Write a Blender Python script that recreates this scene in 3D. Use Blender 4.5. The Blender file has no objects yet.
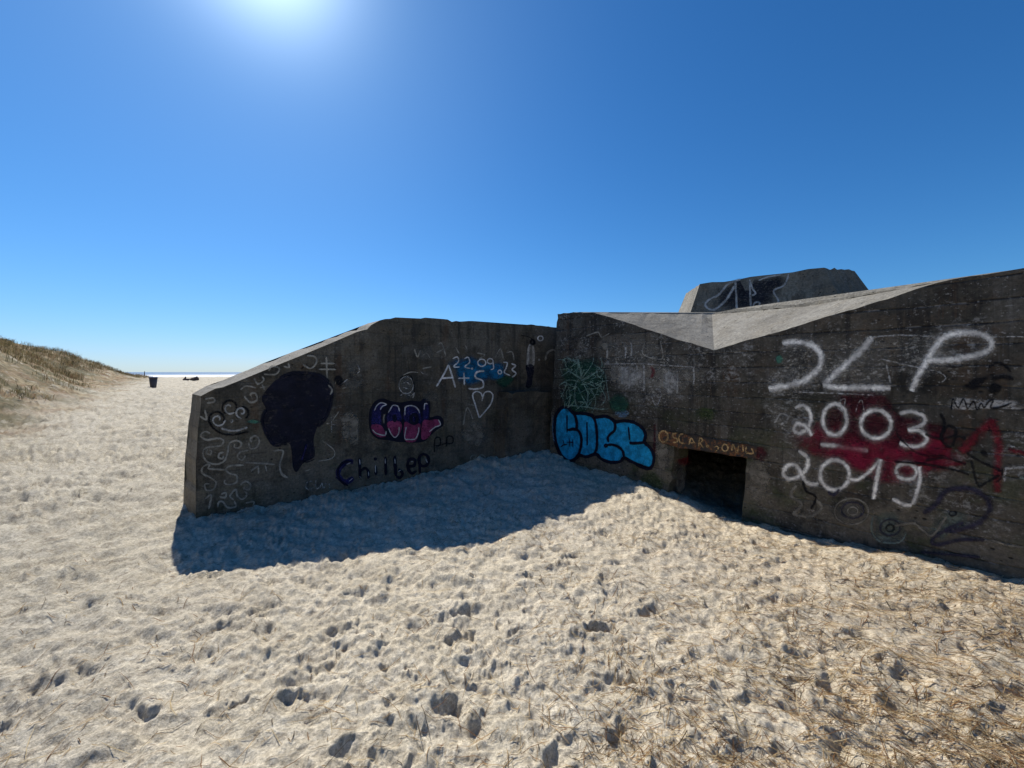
import bpy, bmesh, math, random
import numpy as np
from mathutils import Vector, geometry

random.seed(7)
RNG = np.random.default_rng(11)
SC = bpy.context.scene
COL = SC.collection

# ------------------------------------------------------------------ camera model
F, CX, HY, EYE = 385.0, 512.0, 372.0, 1.6
CAM = Vector((0, 0, EYE))

def ray(px, py):
    return Vector(((px - CX) / F, 1.0, (HY - py) / F))

def at(px, py, d):
    return CAM + ray(px, py) * d

class Plane:
    """a plane in the scene (point + normal that faces the viewer's side)"""
    def __init__(self, p, n):
        self.p = Vector(p); self.n = Vector(n).normalized()
        if self.n.dot(CAM - self.p) < 0: self.n = -self.n
    def hit(self, px, py, off=0.0):
        r = ray(px, py); q = self.p + self.n * off
        t = (q - CAM).dot(self.n) / r.dot(self.n)
        return CAM + r * t

SUN_AZ, SUN_EL = math.radians(-33.4), math.radians(44.3)
SUN_DIR = Vector((math.sin(SUN_AZ) * math.cos(SUN_EL), math.cos(SUN_AZ) * math.cos(SUN_EL), math.sin(SUN_EL)))

# ------------------------------------------------------------------ object helpers
def tag(o, label=None, cat=None, group=None, kind=None):
    if label: o['label'] = label
    if cat: o['category'] = cat
    if group: o['group'] = group
    if kind: o['kind'] = kind
    return o

def empty(name, loc, label, cat, group=None):
    o = bpy.data.objects.new(name, None)
    o.empty_display_size = 0.2
    COL.objects.link(o); o.location = loc
    return tag(o, label, cat, group)

def obj(name, bm, mats, parent=None, smooth=False, label=None):
    me = bpy.data.meshes.new(name)
    bm.to_mesh(me); bm.free()
    for m in (mats if isinstance(mats, (list, tuple)) else [mats]): me.materials.append(m)
    if smooth:
        me.polygons.foreach_set('use_smooth', [True] * len(me.polygons))
    o = bpy.data.objects.new(name, me); COL.objects.link(o)
    if parent:
        o.parent = parent
        b = parent
        off = Vector((0, 0, 0))
        while b: off += b.location; b = b.parent
        o.matrix_parent_inverse.identity()
        o.location = -off            # geometry is written in world coordinates
    if label: o['label'] = label
    return o

# ------------------------------------------------------------------ node helpers
def new_mat(name):
    m = bpy.data.materials.new(name); m.use_nodes = True
    nt = m.node_tree; nt.nodes.clear()
    out = nt.nodes.new('ShaderNodeOutputMaterial')
    return m, nt, out

class N:
    def __init__(self, nt): self.nt = nt
    def n(self, t, **kw):
        x = self.nt.nodes.new(t)
        for k, v in kw.items():
            if k in x.inputs.keys(): self.set(x.inputs[k], v)
            else: setattr(x, k, v)
        return x
    def set(self, sock, v):
        if isinstance(v, bpy.types.NodeSocket): self.nt.links.new(v, sock)
        else: sock.default_value = v
    def math(self, op, a, b=0.0, clamp=False):
        x = self.nt.nodes.new('ShaderNodeMath'); x.operation = op; x.use_clamp = clamp
        self.set(x.inputs[0], a); self.set(x.inputs[1], b); return x.outputs[0]
    def ramp(self, fac, lo, hi):
        x = self.nt.nodes.new('ShaderNodeMapRange'); x.interpolation_type = 'SMOOTHSTEP'
        self.set(x.inputs['Value'], fac); x.inputs['From Min'].default_value = lo; x.inputs['From Max'].default_value = hi
        return x.outputs['Result']
    def mix(self, fac, a, b, mode='MIX'):
        x = self.nt.nodes.new('ShaderNodeMix'); x.data_type = 'RGBA'; x.blend_type = mode
        self.set(x.inputs[0], fac)
        self.set(x.inputs[6], a if isinstance(a, bpy.types.NodeSocket) else (*a, 1))
        self.set(x.inputs[7], b if isinstance(b, bpy.types.NodeSocket) else (*b, 1))
        return x.outputs[2]
    def noise(self, vec, scale, detail=6, rough=.6, dist=0.0):
        x = self.nt.nodes.new('ShaderNodeTexNoise')
        self.nt.links.new(vec, x.inputs['Vector'])
        x.inputs['Scale'].default_value = scale; x.inputs['Detail'].default_value = detail
        x.inputs['Roughness'].default_value = rough; x.inputs['Distortion'].default_value = dist
        return x.outputs['Fac']
    def scale(self, vec, s, loc=(0, 0, 0), rot=(0, 0, 0)):
        x = self.nt.nodes.new('ShaderNodeMapping'); self.nt.links.new(vec, x.inputs['Vector'])
        x.inputs['Scale'].default_value = s; x.inputs['Location'].default_value = loc; x.inputs['Rotation'].default_value = rot
        return x.outputs['Vector']

def concrete(name, dark, light, brown, boards=1.0, white=0.5, moss=0.3, pits=1.0, seed=0.0, stain=1.0, wall=True, bump=1.0):
    m, nt, out = new_mat(name); n = N(nt)
    geo = n.n('ShaderNodeNewGeometry'); P = n.scale(geo.outputs['Position'], (1, 1, 1), (seed, seed * .7, 0))
    big = n.noise(P, 1.1, 5, .6); mid = n.noise(P, 4.5, 9, .7); fine = n.noise(P, 42, 8, .75); blot = n.noise(P, 2.2, 7, .68, .4)
    c = n.mix(n.ramp(big, .42, .58), dark, light)
    c = n.mix(n.math('MULTIPLY', n.ramp(mid, .47, .60), .75), c, brown)
    sep = n.n('ShaderNodeSeparateXYZ'); nt.links.new(geo.outputs['Position'], sep.inputs[0])
    height = None
    if wall:
        c = n.mix(n.math('MULTIPLY', n.ramp(blot, .50, .62), .7 * stain), c, tuple(x * .42 for x in dark))
        st = n.noise(n.scale(P, (8, 8, .4)), 1.0, 7, .68, .3)
        c = n.mix(n.math('MULTIPLY', n.ramp(st, .50, .60), .65 * stain), c, (.020, .020, .019))
        st2 = n.noise(n.scale(P, (10, 10, .6), (3.1, 1.7, 5)), 1.0, 6, .68, .2)
        c = n.mix(n.math('MULTIPLY', n.math('MULTIPLY', n.ramp(st2, .55, .66), n.ramp(big, .58, .46)), .45 * white), c, (.24, .23, .21))
        st3 = n.noise(n.scale(P, (5, 5, .35), (1, 8, 3)), 1.0, 6, .7, .3)
        c = n.mix(n.math('MULTIPLY', n.math('MULTIPLY', n.ramp(st3, .55, .64), n.ramp(blot, .44, .56)), .5 * stain), c, (.105, .060, .034))
        c = n.mix(n.math('MULTIPLY', n.ramp(n.noise(P, 1.6, 3, .5), .54, .60), .35), c, (.15, .138, .112))
        zz = n.math('ADD', sep.outputs['Z'], n.math('MULTIPLY', n.math('SUBTRACT', n.noise(P, 1.3, 3), .5), .07))
        row = n.math('MULTIPLY', zz, 1 / .165)
        fr = n.math('FRACT', row)
        tri = n.math('ABSOLUTE', n.math('SUBTRACT', fr, .5))
        seam = n.ramp(tri, .43, .495)
        wn = nt.nodes.new('ShaderNodeTexWhiteNoise'); wn.noise_dimensions = '1D'
        nt.links.new(n.math('FLOOR', row), wn.inputs['W'])
        c = n.mix(n.math('MULTIPLY', n.math('MULTIPLY', wn.outputs['Value'], .5), boards), c, tuple(x * .45 for x in dark))
        seamn = n.noise(n.scale(P, (4, 4, 4)), 1.0, 6, .75)
        c = n.mix(n.math('MULTIPLY', n.math('MULTIPLY', seam, n.ramp(seamn, .42, .52)), .85 * boards), c, (.010, .010, .010))
        c = n.mix(n.math('MULTIPLY', n.math('MULTIPLY', seam, n.ramp(n.noise(P, 7, 7, .8), .53, .60)), .5 * white * boards), c, (.34, .33, .31))
        # pale flecks clinging to the boards (lime bloom, old whitewash), in streaky patches
        fl = n.noise(n.scale(P, (15, 15, 24)), 1.0, 9, .85)
        zone = n.ramp(n.noise(P, 1.7, 6, .7), .52, .60)
        c = n.mix(n.math('MULTIPLY', n.math('MULTIPLY', n.ramp(fl, .51, .57), zone), .9 * white), c, (.33, .325, .30))
        fl2 = n.noise(n.scale(P, (30, 30, 40), (9, 4, 2)), 1.0, 5, .75)
        c = n.mix(n.math('MULTIPLY', n.ramp(fl2, .60, .64), .75 * white), c, (.36, .35, .33))
        mo = n.ramp(n.noise(n.scale(P, (1, 1, 1.4), (7, 2, 1)), 1.9, 7, .7), .48, .60)
        lowz = n.ramp(sep.outputs['Z'], 1.6, .3)
        c = n.mix(n.math('MULTIPLY', n.math('MULTIPLY', mo, lowz), moss), c, (.055, .066, .032))
        dust = n.math('MULTIPLY', n.ramp(n.math('ADD', sep.outputs['Z'], n.math('MULTIPLY', n.math('SUBTRACT', blot, .5), 1.6)), 1.0, .1), n.ramp(mid, .40, .56))
        c = n.mix(n.math('MULTIPLY', dust, .55), c, (.165, .145, .108))
        height = n.math('MULTIPLY', seam, -.6 * boards)
    else:
        c = n.mix(n.math('MULTIPLY', n.ramp(n.noise(P, 7, 9, .78), .49, .62), .7 * stain), c, tuple(x * .6 for x in dark))
        c = n.mix(n.math('MULTIPLY', n.ramp(n.noise(P, 34, 5, .75), .60, .66), .6), c, (.09, .085, .075))
        lich = n.ramp(n.noise(P, 26, 6, .7), .58, .63)
        c = n.mix(n.math('MULTIPLY', lich, .5), c, (.36, .35, .31))
    c = n.mix(.8, c, n.mix(n.ramp(fine, .3, .7), (.58, .58, .58), (1.4, 1.4, 1.4)), 'MULTIPLY')
    vo = nt.nodes.new('ShaderNodeTexVoronoi'); nt.links.new(n.scale(P, (1, 1, 1.5)), vo.inputs['Vector']); vo.inputs['Scale'].default_value = 13
    pit = n.math('MULTIPLY', n.ramp(vo.outputs['Distance'], .22, .08), n.ramp(mid, .50, .58))
    c = n.mix(n.math('MULTIPLY', pit, .85 * pits), c, (.008, .008, .008))
    h = n.math('ADD', n.math('MULTIPLY', fine, .5), n.math('MULTIPLY', mid, 1.2))
    h = n.math('SUBTRACT', h, n.math('MULTIPLY', pit, .9 * pits))
    if height: h = n.math('ADD', h, height)
    b = n.n('ShaderNodeBump', Strength=.6 * bump, Distance=.025, Height=h)
    p = n.n('ShaderNodeBsdfPrincipled', Roughness=.93)
    p.inputs['Specular IOR Level'].default_value = .25
    nt.links.new(c, p.inputs['Base Color']); nt.links.new(b.outputs[0], p.inputs['Normal'])
    nt.links.new(p.outputs[0], out.inputs[0])
    return m

def paint(name, col, soft=.35, wear=.35, opacity=1.0, col2=None, wscale=28, cloud=0.0):
    """sprayed paint: soft rim from the UV, worn by noise, see-through where it has gone"""
    m, nt, out = new_mat(name); n = N(nt)
    uv = n.n('ShaderNodeUVMap'); s = n.n('ShaderNodeSeparateXYZ'); nt.links.new(uv.outputs[0], s.inputs[0])
    geo = n.n('ShaderNodeNewGeometry'); P = geo.outputs['Position']
    e = s.outputs['Y']
    grain = n.noise(P, 150, 3, .7); w = n.noise(n.scale(P, (1, 1, 1.5)), wscale, 9, .78)
    ee = n.math('ADD', e, n.math('MULTIPLY', n.math('SUBTRACT', grain, .5), soft * 1.2))
    ee = n.math('ADD', ee, n.math('MULTIPLY', n.math('SUBTRACT', w, .5), soft * 1.2))
    if cloud:
        cl = n.noise(P, 3.4, 6, .65, .5)
        ee = n.math('ADD', ee, n.math('MULTIPLY', n.math('SUBTRACT', cl, .5), 3.2 * cloud))
        a = n.ramp(ee, .0, .85)
    else:
        a = n.ramp(ee, .02, max(soft, .05))
    keep = n.ramp(w, .28 + wear * .30, .42 + wear * .24)
    a = n.math('MULTIPLY', a, n.math('ADD', n.math('MULTIPLY', keep, .88), .12))
    a = n.math('MULTIPLY', a, opacity, True)
    c = n.mix(n.ramp(n.noise(P, 9, 6, .65), .38, .62), tuple(x * .62 for x in col), tuple(min(1, x * 1.15) for x in col))
    c = n.mix(.5, c, n.mix(n.ramp(n.noise(P, 45, 6, .75), .32, .68), (.5, .5, .5), (1.35, 1.35, 1.35)), 'MULTIPLY')
    if col2: c = n.mix(n.ramp(n.noise(P, 5, 5, .6), .42, .6), c, col2)
    p = n.n('ShaderNodeBsdfPrincipled', Roughness=.8)
    p.inputs['Specular IOR Level'].default_value = .2
    nt.links.new(c, p.inputs['Base Color'])
    t = n.n('ShaderNodeBsdfTransparent'); mx = n.n('ShaderNodeMixShader')
    nt.links.new(a, mx.inputs[0]); nt.links.new(t.outputs[0], mx.inputs[1]); nt.links.new(p.outputs[0], mx.inputs[2])
    nt.links.new(mx.outputs[0], out.inputs[0])
    return m

def plain(name, col, rough=.8, var=.4, scale=12):
    m, nt, out = new_mat(name); n = N(nt)
    geo = n.n('ShaderNodeNewGeometry')
    c = n.mix(n.noise(geo.outputs['Position'], scale, 6, .65), tuple(x * (1 - var) for x in col), tuple(min(1, x * (1 + var)) for x in col))
    p = n.n('ShaderNodeBsdfPrincipled', Roughness=rough); nt.links.new(c, p.inputs['Base Color'])
    nt.links.new(p.outputs[0], out.inputs[0])
    return m

def dry_leaf(name, col, scale=2):
    m, nt, out = new_mat(name); n = N(nt)
    geo = n.n('ShaderNodeNewGeometry')
    c = n.mix(n.ramp(n.noise(geo.outputs['Position'], scale, 6, .65), .35, .65), tuple(x * .6 for x in col), tuple(x * 1.35 for x in col))
    d = n.n('ShaderNodeBsdfDiffuse'); t = n.n('ShaderNodeBsdfTranslucent'); mx = n.n('ShaderNodeMixShader'); mx.inputs[0].default_value = .42
    nt.links.new(c, d.inputs[0]); nt.links.new(c, t.inputs[0]); nt.links.new(d.outputs[0], mx.inputs[1]); nt.links.new(t.outputs[0], mx.inputs[2])
    nt.links.new(mx.outputs[0], out.inputs[0]); return m

# ------------------------------------------------------------------ numpy noise
_perm = RNG.permutation(512).astype(np.int64)
_ang = RNG.uniform(0, 2 * np.pi, 512); _gx, _gy = np.cos(_ang), np.sin(_ang)
def pnoise(x, y):
    xi = np.floor(x).astype(np.int64); yi = np.floor(y).astype(np.int64); xf = x - xi; yf = y - yi
    u = xf * xf * xf * (xf * (xf * 6 - 15) + 10); v = yf * yf * yf * (yf * (yf * 6 - 15) + 10)
    def g(ix, iy, fx, fy):
        h = _perm[(_perm[ix & 511] + iy) & 511]; return _gx[h] * fx + _gy[h] * fy
    a = g(xi, yi, xf, yf); b = g(xi + 1, yi, xf - 1, yf); c = g(xi, yi + 1, xf, yf - 1); d = g(xi + 1, yi + 1, xf - 1, yf - 1)
    return (a + (b - a) * u) * (1 - v) + (c + (d - c) * u) * v
def fbm(x, y, o=4, g=.5):
    s = 0; a = 1.0
    for i in range(o):
        s = s + a * pnoise(x + i * 17.3, y - i * 9.1); x = x * 2.03; y = y * 2.03; a *= g
    return s
def sstep(a, b, x):
    t = np.clip((x - a) / (b - a), 0, 1); return t * t * (3 - 2 * t)

# ------------------------------------------------------------------ the bunker's planes (real positions on the sand)
DF = Vector((-.614, .789, 0)).normalized()            # run of the entrance wall, away from the viewer
BK = Vector((.789, .614, 0)).normalized()             # into the bunker
PF = Plane(at(714, 350, 4.51), BK)                    # entrance wall face
DW = Vector((491, 385, 0)).normalized()
PW = Plane(at(200, 396, 4.16), Vector((-DW.y, DW.x, 0)))   # wing wall face

# ------------------------------------------------------------------ ground height
U = (-.643, .766); V2 = (-.766, -.643)
def gauss(x, y, cx, cy, s, a): return a * np.exp(-((x - cx) ** 2 + (y - cy) ** 2) / (2 * s * s))
def base_height(x, y):
    x = np.asarray(x, float); y = np.asarray(y, float)
    u = x * U[0] + y * U[1]; v = x * V2[0] + y * V2[1]
    z = .56 * sstep(9, 27, u) + .28 * sstep(25, 50, u) - 4.3 * sstep(60, 290, u) - 5 * sstep(290, 420, u)
    H = np.interp(u, [-80, 28, 36, 44, 54, 66, 90, 140, 200], [4.2, 4.1, 3.7, 3.1, 2.15, 1.0, .5, .35, 0])
    foot = 3.6 + .7 * np.sin(u * .21) + .5 * fbm(u * .12, v * .12, 2)
    d = sstep(0, 7.0, v - foot)
    z = z + H * d * (1 + .16 * fbm(x * .16 + 5, y * .16, 3)) + .22 * d * fbm(x * .55, y * .55, 3)
    z = z - .0 + .05 * fbm(x * .25, y * .25, 2)
    z = z + gauss(x, y, .15, 6.6, 1.0, .17) + gauss(x, y, 1.75, 4.75, .55, .05) + gauss(x, y, 3.6, 2.9, .75, .07)
    z = z + gauss(x, y, 2.75, 4.2, .35, -.02) + gauss(x, y, 3.3, 5.1, .7, -.30) + gauss(x, y, -3.5, 4.1, .4, .02)
    dF = (x - PF.p.x) * PF.n.x + (y - PF.p.y) * PF.n.y; dWg = (x - PW.p.x) * PW.n.x + (y - PW.p.y) * PW.n.y
    for dd_, ok in ((dF, x > .5), (dWg, x > -3.5)):
        z = z + np.where(ok & (dd_ > -.4), .045 * np.exp(-np.abs(dd_) / .22) * (fbm(x * 1.3 + 40, y * 1.3, 3) * 1.4 + .15), 0)
    # behind the bunker the land carries on as a low sandy rise
    w = np.asarray(x * BK.x + y * BK.y)
    z = z + .9 * sstep(16, 40, w) * (1 + .5 * fbm(x * .05, y * .05, 3))
    return z

def stamp_map(x0, x1, y0, y1, res, dens, small, rng):
    """trampled sand: swells, crumbs and overlapping footprints, as a height map in metres"""
    nx = int((x1 - x0) / res); ny = int((y1 - y0) / res)
    h = np.zeros((ny, nx), np.float32)
    gx, gy = np.meshgrid(x0 + np.arange(nx) * res, y0 + np.arange(ny) * res)
    h += .032 * fbm(gx * 1.7, gy * 1.7, 3, .5)
    rid = 1 - np.abs(fbm(gx * 3.4 + 3, gy * 4.4, 3, .55)) * 2.2
    h += .022 * np.clip(rid, -.3, 1)
    wx = .055 * fbm(gx * 8 + 31, gy * 8, 3, .6); wy = .055 * fbm(gx * 8 - 7, gy * 8 + 13, 3, .6)
    cnt = int((x1 - x0) * (y1 - y0) * dens)
    sc = 1.0 if small else 1.5
    for k in range(cnt):
        cx = rng.uniform(x0, x1); cy = rng.uniform(y0, y1)
        a = rng.normal(.15, .45) if rng.random() < .65 else rng.uniform(0, 6.28)
        big = rng.random() < .42
        L = (rng.uniform(.10, .16) if big else rng.uniform(.035, .085)) * sc
        W = L * rng.uniform(.28, .6); dp = (rng.uniform(.014, .032) if big else rng.uniform(.008, .020)) * (1 if small else 2.0)
        R = L * 2.0
        i0 = max(0, int((cx - R - x0) / res)); i1 = min(nx, int((cx + R - x0) / res) + 1)
        j0 = max(0, int((cy - R - y0) / res)); j1 = min(ny, int((cy + R - y0) / res) + 1)
        if i1 <= i0 or j1 <= j0: continue
        X = gx[j0:j1, i0:i1] - cx + wx[j0:j1, i0:i1]; Y = gy[j0:j1, i0:i1] - cy + wy[j0:j1, i0:i1]
        ca, sa = math.cos(a), math.sin(a)
        p = (X * ca + Y * sa) / L; q = (-X * sa + Y * ca) / W
        r = np.sqrt(p * p + q * q)
        tilt = 1 + .6 * p * rng.choice([-1, 1])
        sharp = rng.uniform(.0, .6)
        h[j0:j1, i0:i1] -= (dp * np.clip(tilt, .2, 2) * (1 - sstep(sharp, 1.0, r))).astype(np.float32)
        h[j0:j1, i0:i1] += (dp * .38 * np.exp(-((r - 1.25) / .25) ** 2) * np.clip(1 - .6 * p, .1, 1.7)).astype(np.float32)
    dist = np.hypot(gx, gy)
    lump = np.abs(fbm(gx * 2.3 + 70, gy * 2.9, 3, .55))
    h += ((.020 + .060 * sstep(3.5, 8.0, dist)) * (.35 - lump) * 1.3).astype(np.float32)
    bil = np.abs(fbm(gx * 4.0 + 11 + wx * 5, gy * 6.6 + wy * 5 + gx * 1.2, 4, .52))
    calm = np.clip(.35 + 1.5 * (fbm(gx * .8 + 21, gy * .9 + 4, 2) + .28), .42, 1.2)
    h += ((.050 if small else .05) * (.3 - bil) * calm * (1 + .75 * sstep(1.0, 4.5, -gx))).astype(np.float32)
    if small:
        zone = np.clip(fbm(gx * 1.1 + 50, gy * 1.1, 2) * 1.6 + .55, .12, 1)
        h += .011 * calm * fbm(gx * 9, gy * 14 + gx * 3, 3, .6)
        h += .020 * zone * np.clip(fbm(gx * 23 + 9, gy * 25, 2, .55) + .1, 0, 1)
        h += .006 * zone * fbm(gx * 48, gy * 48, 2, .6)
    else:
        h += .05 * fbm(gx * 4, gy * 6, 2, .6)
    return h

NEAR = (-19.0, 7.5, .3, 13.5, .0125)
FARM = (-52.0, 18.0, -6.0, 62.0, .05)
_rn = np.random.default_rng(3)
MAP_N = stamp_map(*NEAR, 16.0, True, _rn)
MAP_F = stamp_map(*FARM, 6.5, False, _rn)
def samp(m, b, x, y):
    x0, x1, y0, y1, r = b
    fx = (x - x0) / r; fy = (y - y0) / r
    ok = (fx > 1) & (fy > 1) & (fx < m.shape[1] - 3) & (fy < m.shape[0] - 3)
    fx = np.clip(fx, 0, m.shape[1] - 2); fy = np.clip(fy, 0, m.shape[0] - 2)
    i = fx.astype(int); j = fy.astype(int); a = fx - i; c = fy - j
    v = (m[j, i] * (1 - a) + m[j, i + 1] * a) * (1 - c) + (m[j + 1, i] * (1 - a) + m[j + 1, i + 1] * a) * c
    ex = np.minimum(np.minimum(x - x0, x1 - x), np.minimum(y - y0, y1 - y))
    return v, np.where(ok, sstep(.1, 1.2, ex), 0.0)
def ground_z(x, y):
    x = np.asarray(x, float); y = np.asarray(y, float)
    z = base_height(x, y)
    n, wn = samp(MAP_N, NEAR, x, y); f, wf = samp(MAP_F, FARM, x, y)
    amp = (1 - .30 * sstep(1.0, 4.0, x)) * (1 + .55 * sstep(5.0, 9.0, np.hypot(x, y)))          # less trampled, straw-strewn, to the right
    return z + (n * wn + f * wf * (1 - wn)) * amp
def gz(x, y): return float(ground_z(np.array([x]), np.array([y]))[0])

# ------------------------------------------------------------------ materials
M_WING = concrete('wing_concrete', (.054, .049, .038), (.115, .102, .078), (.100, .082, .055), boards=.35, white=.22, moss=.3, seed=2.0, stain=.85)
M_END = concrete('end_concrete', (.13, .12, .095), (.20, .18, .14), (.15, .125, .09), boards=.3, white=.2, moss=.4, seed=2.0, stain=.4)  # paler copy of the wing concrete: sky and sand bounce put into its colour
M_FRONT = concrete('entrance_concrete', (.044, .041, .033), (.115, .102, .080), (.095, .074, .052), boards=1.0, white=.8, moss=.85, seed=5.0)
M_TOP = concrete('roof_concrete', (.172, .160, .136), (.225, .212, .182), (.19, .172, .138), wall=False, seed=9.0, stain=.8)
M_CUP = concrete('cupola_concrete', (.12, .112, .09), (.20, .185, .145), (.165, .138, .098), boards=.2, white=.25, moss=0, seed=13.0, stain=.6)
M_IN = concrete('inside_concrete', (.018, .018, .017), (.03, .03, .028), (.025, .022, .02), boards=.5, white=.2, moss=.2, seed=21.0)  # near-black colour stands in for the darkness behind the doorway
def rust_mat():
    m, nt, out = new_mat('flaking_rust'); n = N(nt)
    geo = n.n('ShaderNodeNewGeometry'); P = geo.outputs['Position']
    w = n.noise(P, 14, 8, .75); f = n.noise(P, 50, 6, .75)
    c = n.mix(n.ramp(f, .36, .62), (.085, .038, .018), (.25, .105, .036))
    c = n.mix(n.ramp(w, .42, .52), c, (.040, .034, .028))
    b = n.n('ShaderNodeBump', Strength=.8, Distance=.02, Height=w)
    p = n.n('ShaderNodeBsdfPrincipled', Roughness=.95); nt.links.new(c, p.inputs['Base Color']); nt.links.new(b.outputs[0], p.inputs['Normal'])
    nt.links.new(p.outputs[0], out.inputs[0]); return m
M_RUST = rust_mat()

PW_WHITE = paint('white_spray', (.88, .85, .78), 1.0, .12)
PW_OVER = paint('white_overspray', (.7, .67, .6), 1.0, .3, .13, cloud=.25)
PW_WORN = paint('worn_white_spray', (.46, .455, .43), .8, .50, .8)
PW_FAINT = paint('faint_white_spray', (.36, .34, .285), .45, .0, .66)
PW_CHALK = paint('grey_white_spray', (.42, .41, .38), .75, .18, .85)
PW_BLACK = paint('black_spray', (.008, .008, .010), .8, .22, .88)
PW_NAVY = paint('navy_outline', (.005, .006, .018), .4, .0)
PW_BLUE = paint('bright_blue_fill', (.012, .32, .60), .05, .0, .98)
PW_PORT = paint('dark_navy_fill', (.010, .011, .024), .6, .22, .86, wscale=6)
PW_INDIGO = paint('indigo_fill', (.020, .018, .10), .2, .15, .85)
PW_MAG = paint('magenta_fill', (.27, .045, .12), .2, .15, .85)
PW_RED = paint('red_spray_haze', (.23, .010, .038), .6, .28, .72, cloud=.55)
PW_MAROON = paint('maroon_spray_haze', (.085, .010, .020), .6, .30, .7, cloud=.6)
PW_RED2 = paint('red_spray_line', (.20, .013, .026), 1.0, .28, .75)
PW_GREEN = paint('green_spray_haze', (.016, .075, .050), .6, .25, .8, cloud=.5)
PW_MINT = paint('mint_spray', (.28, .40, .34), .8, .38, .62)
PW_TEAL = paint('teal_spray', (.07, .27, .19), .6, .2, .6, cloud=.3)
PW_LBLUE = paint('light_blue_spray', (.17, .32, .48), .7, .35, .6, cloud=.5)
PW_CYAN = paint('blue_blot', (.008, .13, .27), .6, .25, .9, cloud=.5)
PW_SMEAR = paint('whitish_smear', (.42, .41, .38), .7, .40, .9, wscale=16, cloud=.5)
PW_BEIGE = paint('beige_smear', (.22, .20, .16), .7, .34, .8, wscale=9, cloud=.6)
PW_FLECK = paint('chalky_flecks', (.48, .46, .40), .7, .75, .62, wscale=30, cloud=.4)
PW_CREAM = paint('cream_marker', (.50, .33, .15), .9, .34, .95, wscale=40)
PW_PURP = paint('purple_grey_spray', (.035, .032, .058), .9, .15, .85)
PW_TEALG = paint('teal_grey_spray', (.19, .23, .195), .8, .2, .8)
PW_TEALH = paint('teal_grey_haze', (.16, .195, .165), .6, .25, .75, cloud=.6)
PW_GREY = paint('grey_spray', (.21, .195, .16), .9, .15, .88)
PW_GREYH = paint('grey_haze', (.15, .145, .125), .7, .3, .55, cloud=.6)
PW_BLACKH = paint('black_haze', (.008, .008, .010), .6, .2, .9, cloud=.45)
PW_NAVYH = paint('navy_haze', (.012, .013, .022), .6, .3, .75, cloud=.35)
PW_MOSS = paint('green_algae_patch', (.06, .095, .03), .7, .4, .65, cloud=.6)
PAINTS = [PW_WHITE, PW_WORN, PW_FAINT, PW_BLACK, PW_NAVY, PW_BLUE, PW_PORT, PW_INDIGO, PW_MAG, PW_RED, PW_MAROON, PW_RED2, PW_GREEN,
          PW_MINT, PW_TEAL, PW_LBLUE, PW_CYAN, PW_SMEAR, PW_BEIGE, PW_CREAM, PW_PURP, PW_TEALG, PW_GREY, PW_MOSS]

# ------------------------------------------------------------------ graffiti builder (thin paint films lying on a wall face)
def Z(x0, y0, s):
    return lambda *pts: [(x0 + p[0] * s, y0 + p[1] * s) for p in pts]

def catmull(pts, closed=False, step=1.2):
    pts = [Vector((p[0], p[1])) for p in pts]; n = len(pts); out = []
    if n == 2: 
        k = max(2, int((pts[1] - pts[0]).length / step)); return [pts[0].lerp(pts[1], i / k) for i in range(k + 1)]
    segs = n if closed else n - 1
    for i in range(segs):
        if closed: a, b, c, d = pts[(i - 1) % n], pts[i], pts[(i + 1) % n], pts[(i + 2) % n]
        else: a, b, c, d = pts[max(i - 1, 0)], pts[i], pts[i + 1], pts[min(i + 2, n - 1)]
        k = max(2, int((c - b).length / step))
        for j in range(k):
            t = j / k
            out.append(.5 * ((2 * b) + (c - a) * t + (2 * a - 5 * b + 4 * c - d) * t * t + (3 * b - a - 3 * c + d) * t ** 3))
    out.append(pts[0] if closed else pts[-1])
    return out

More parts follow.
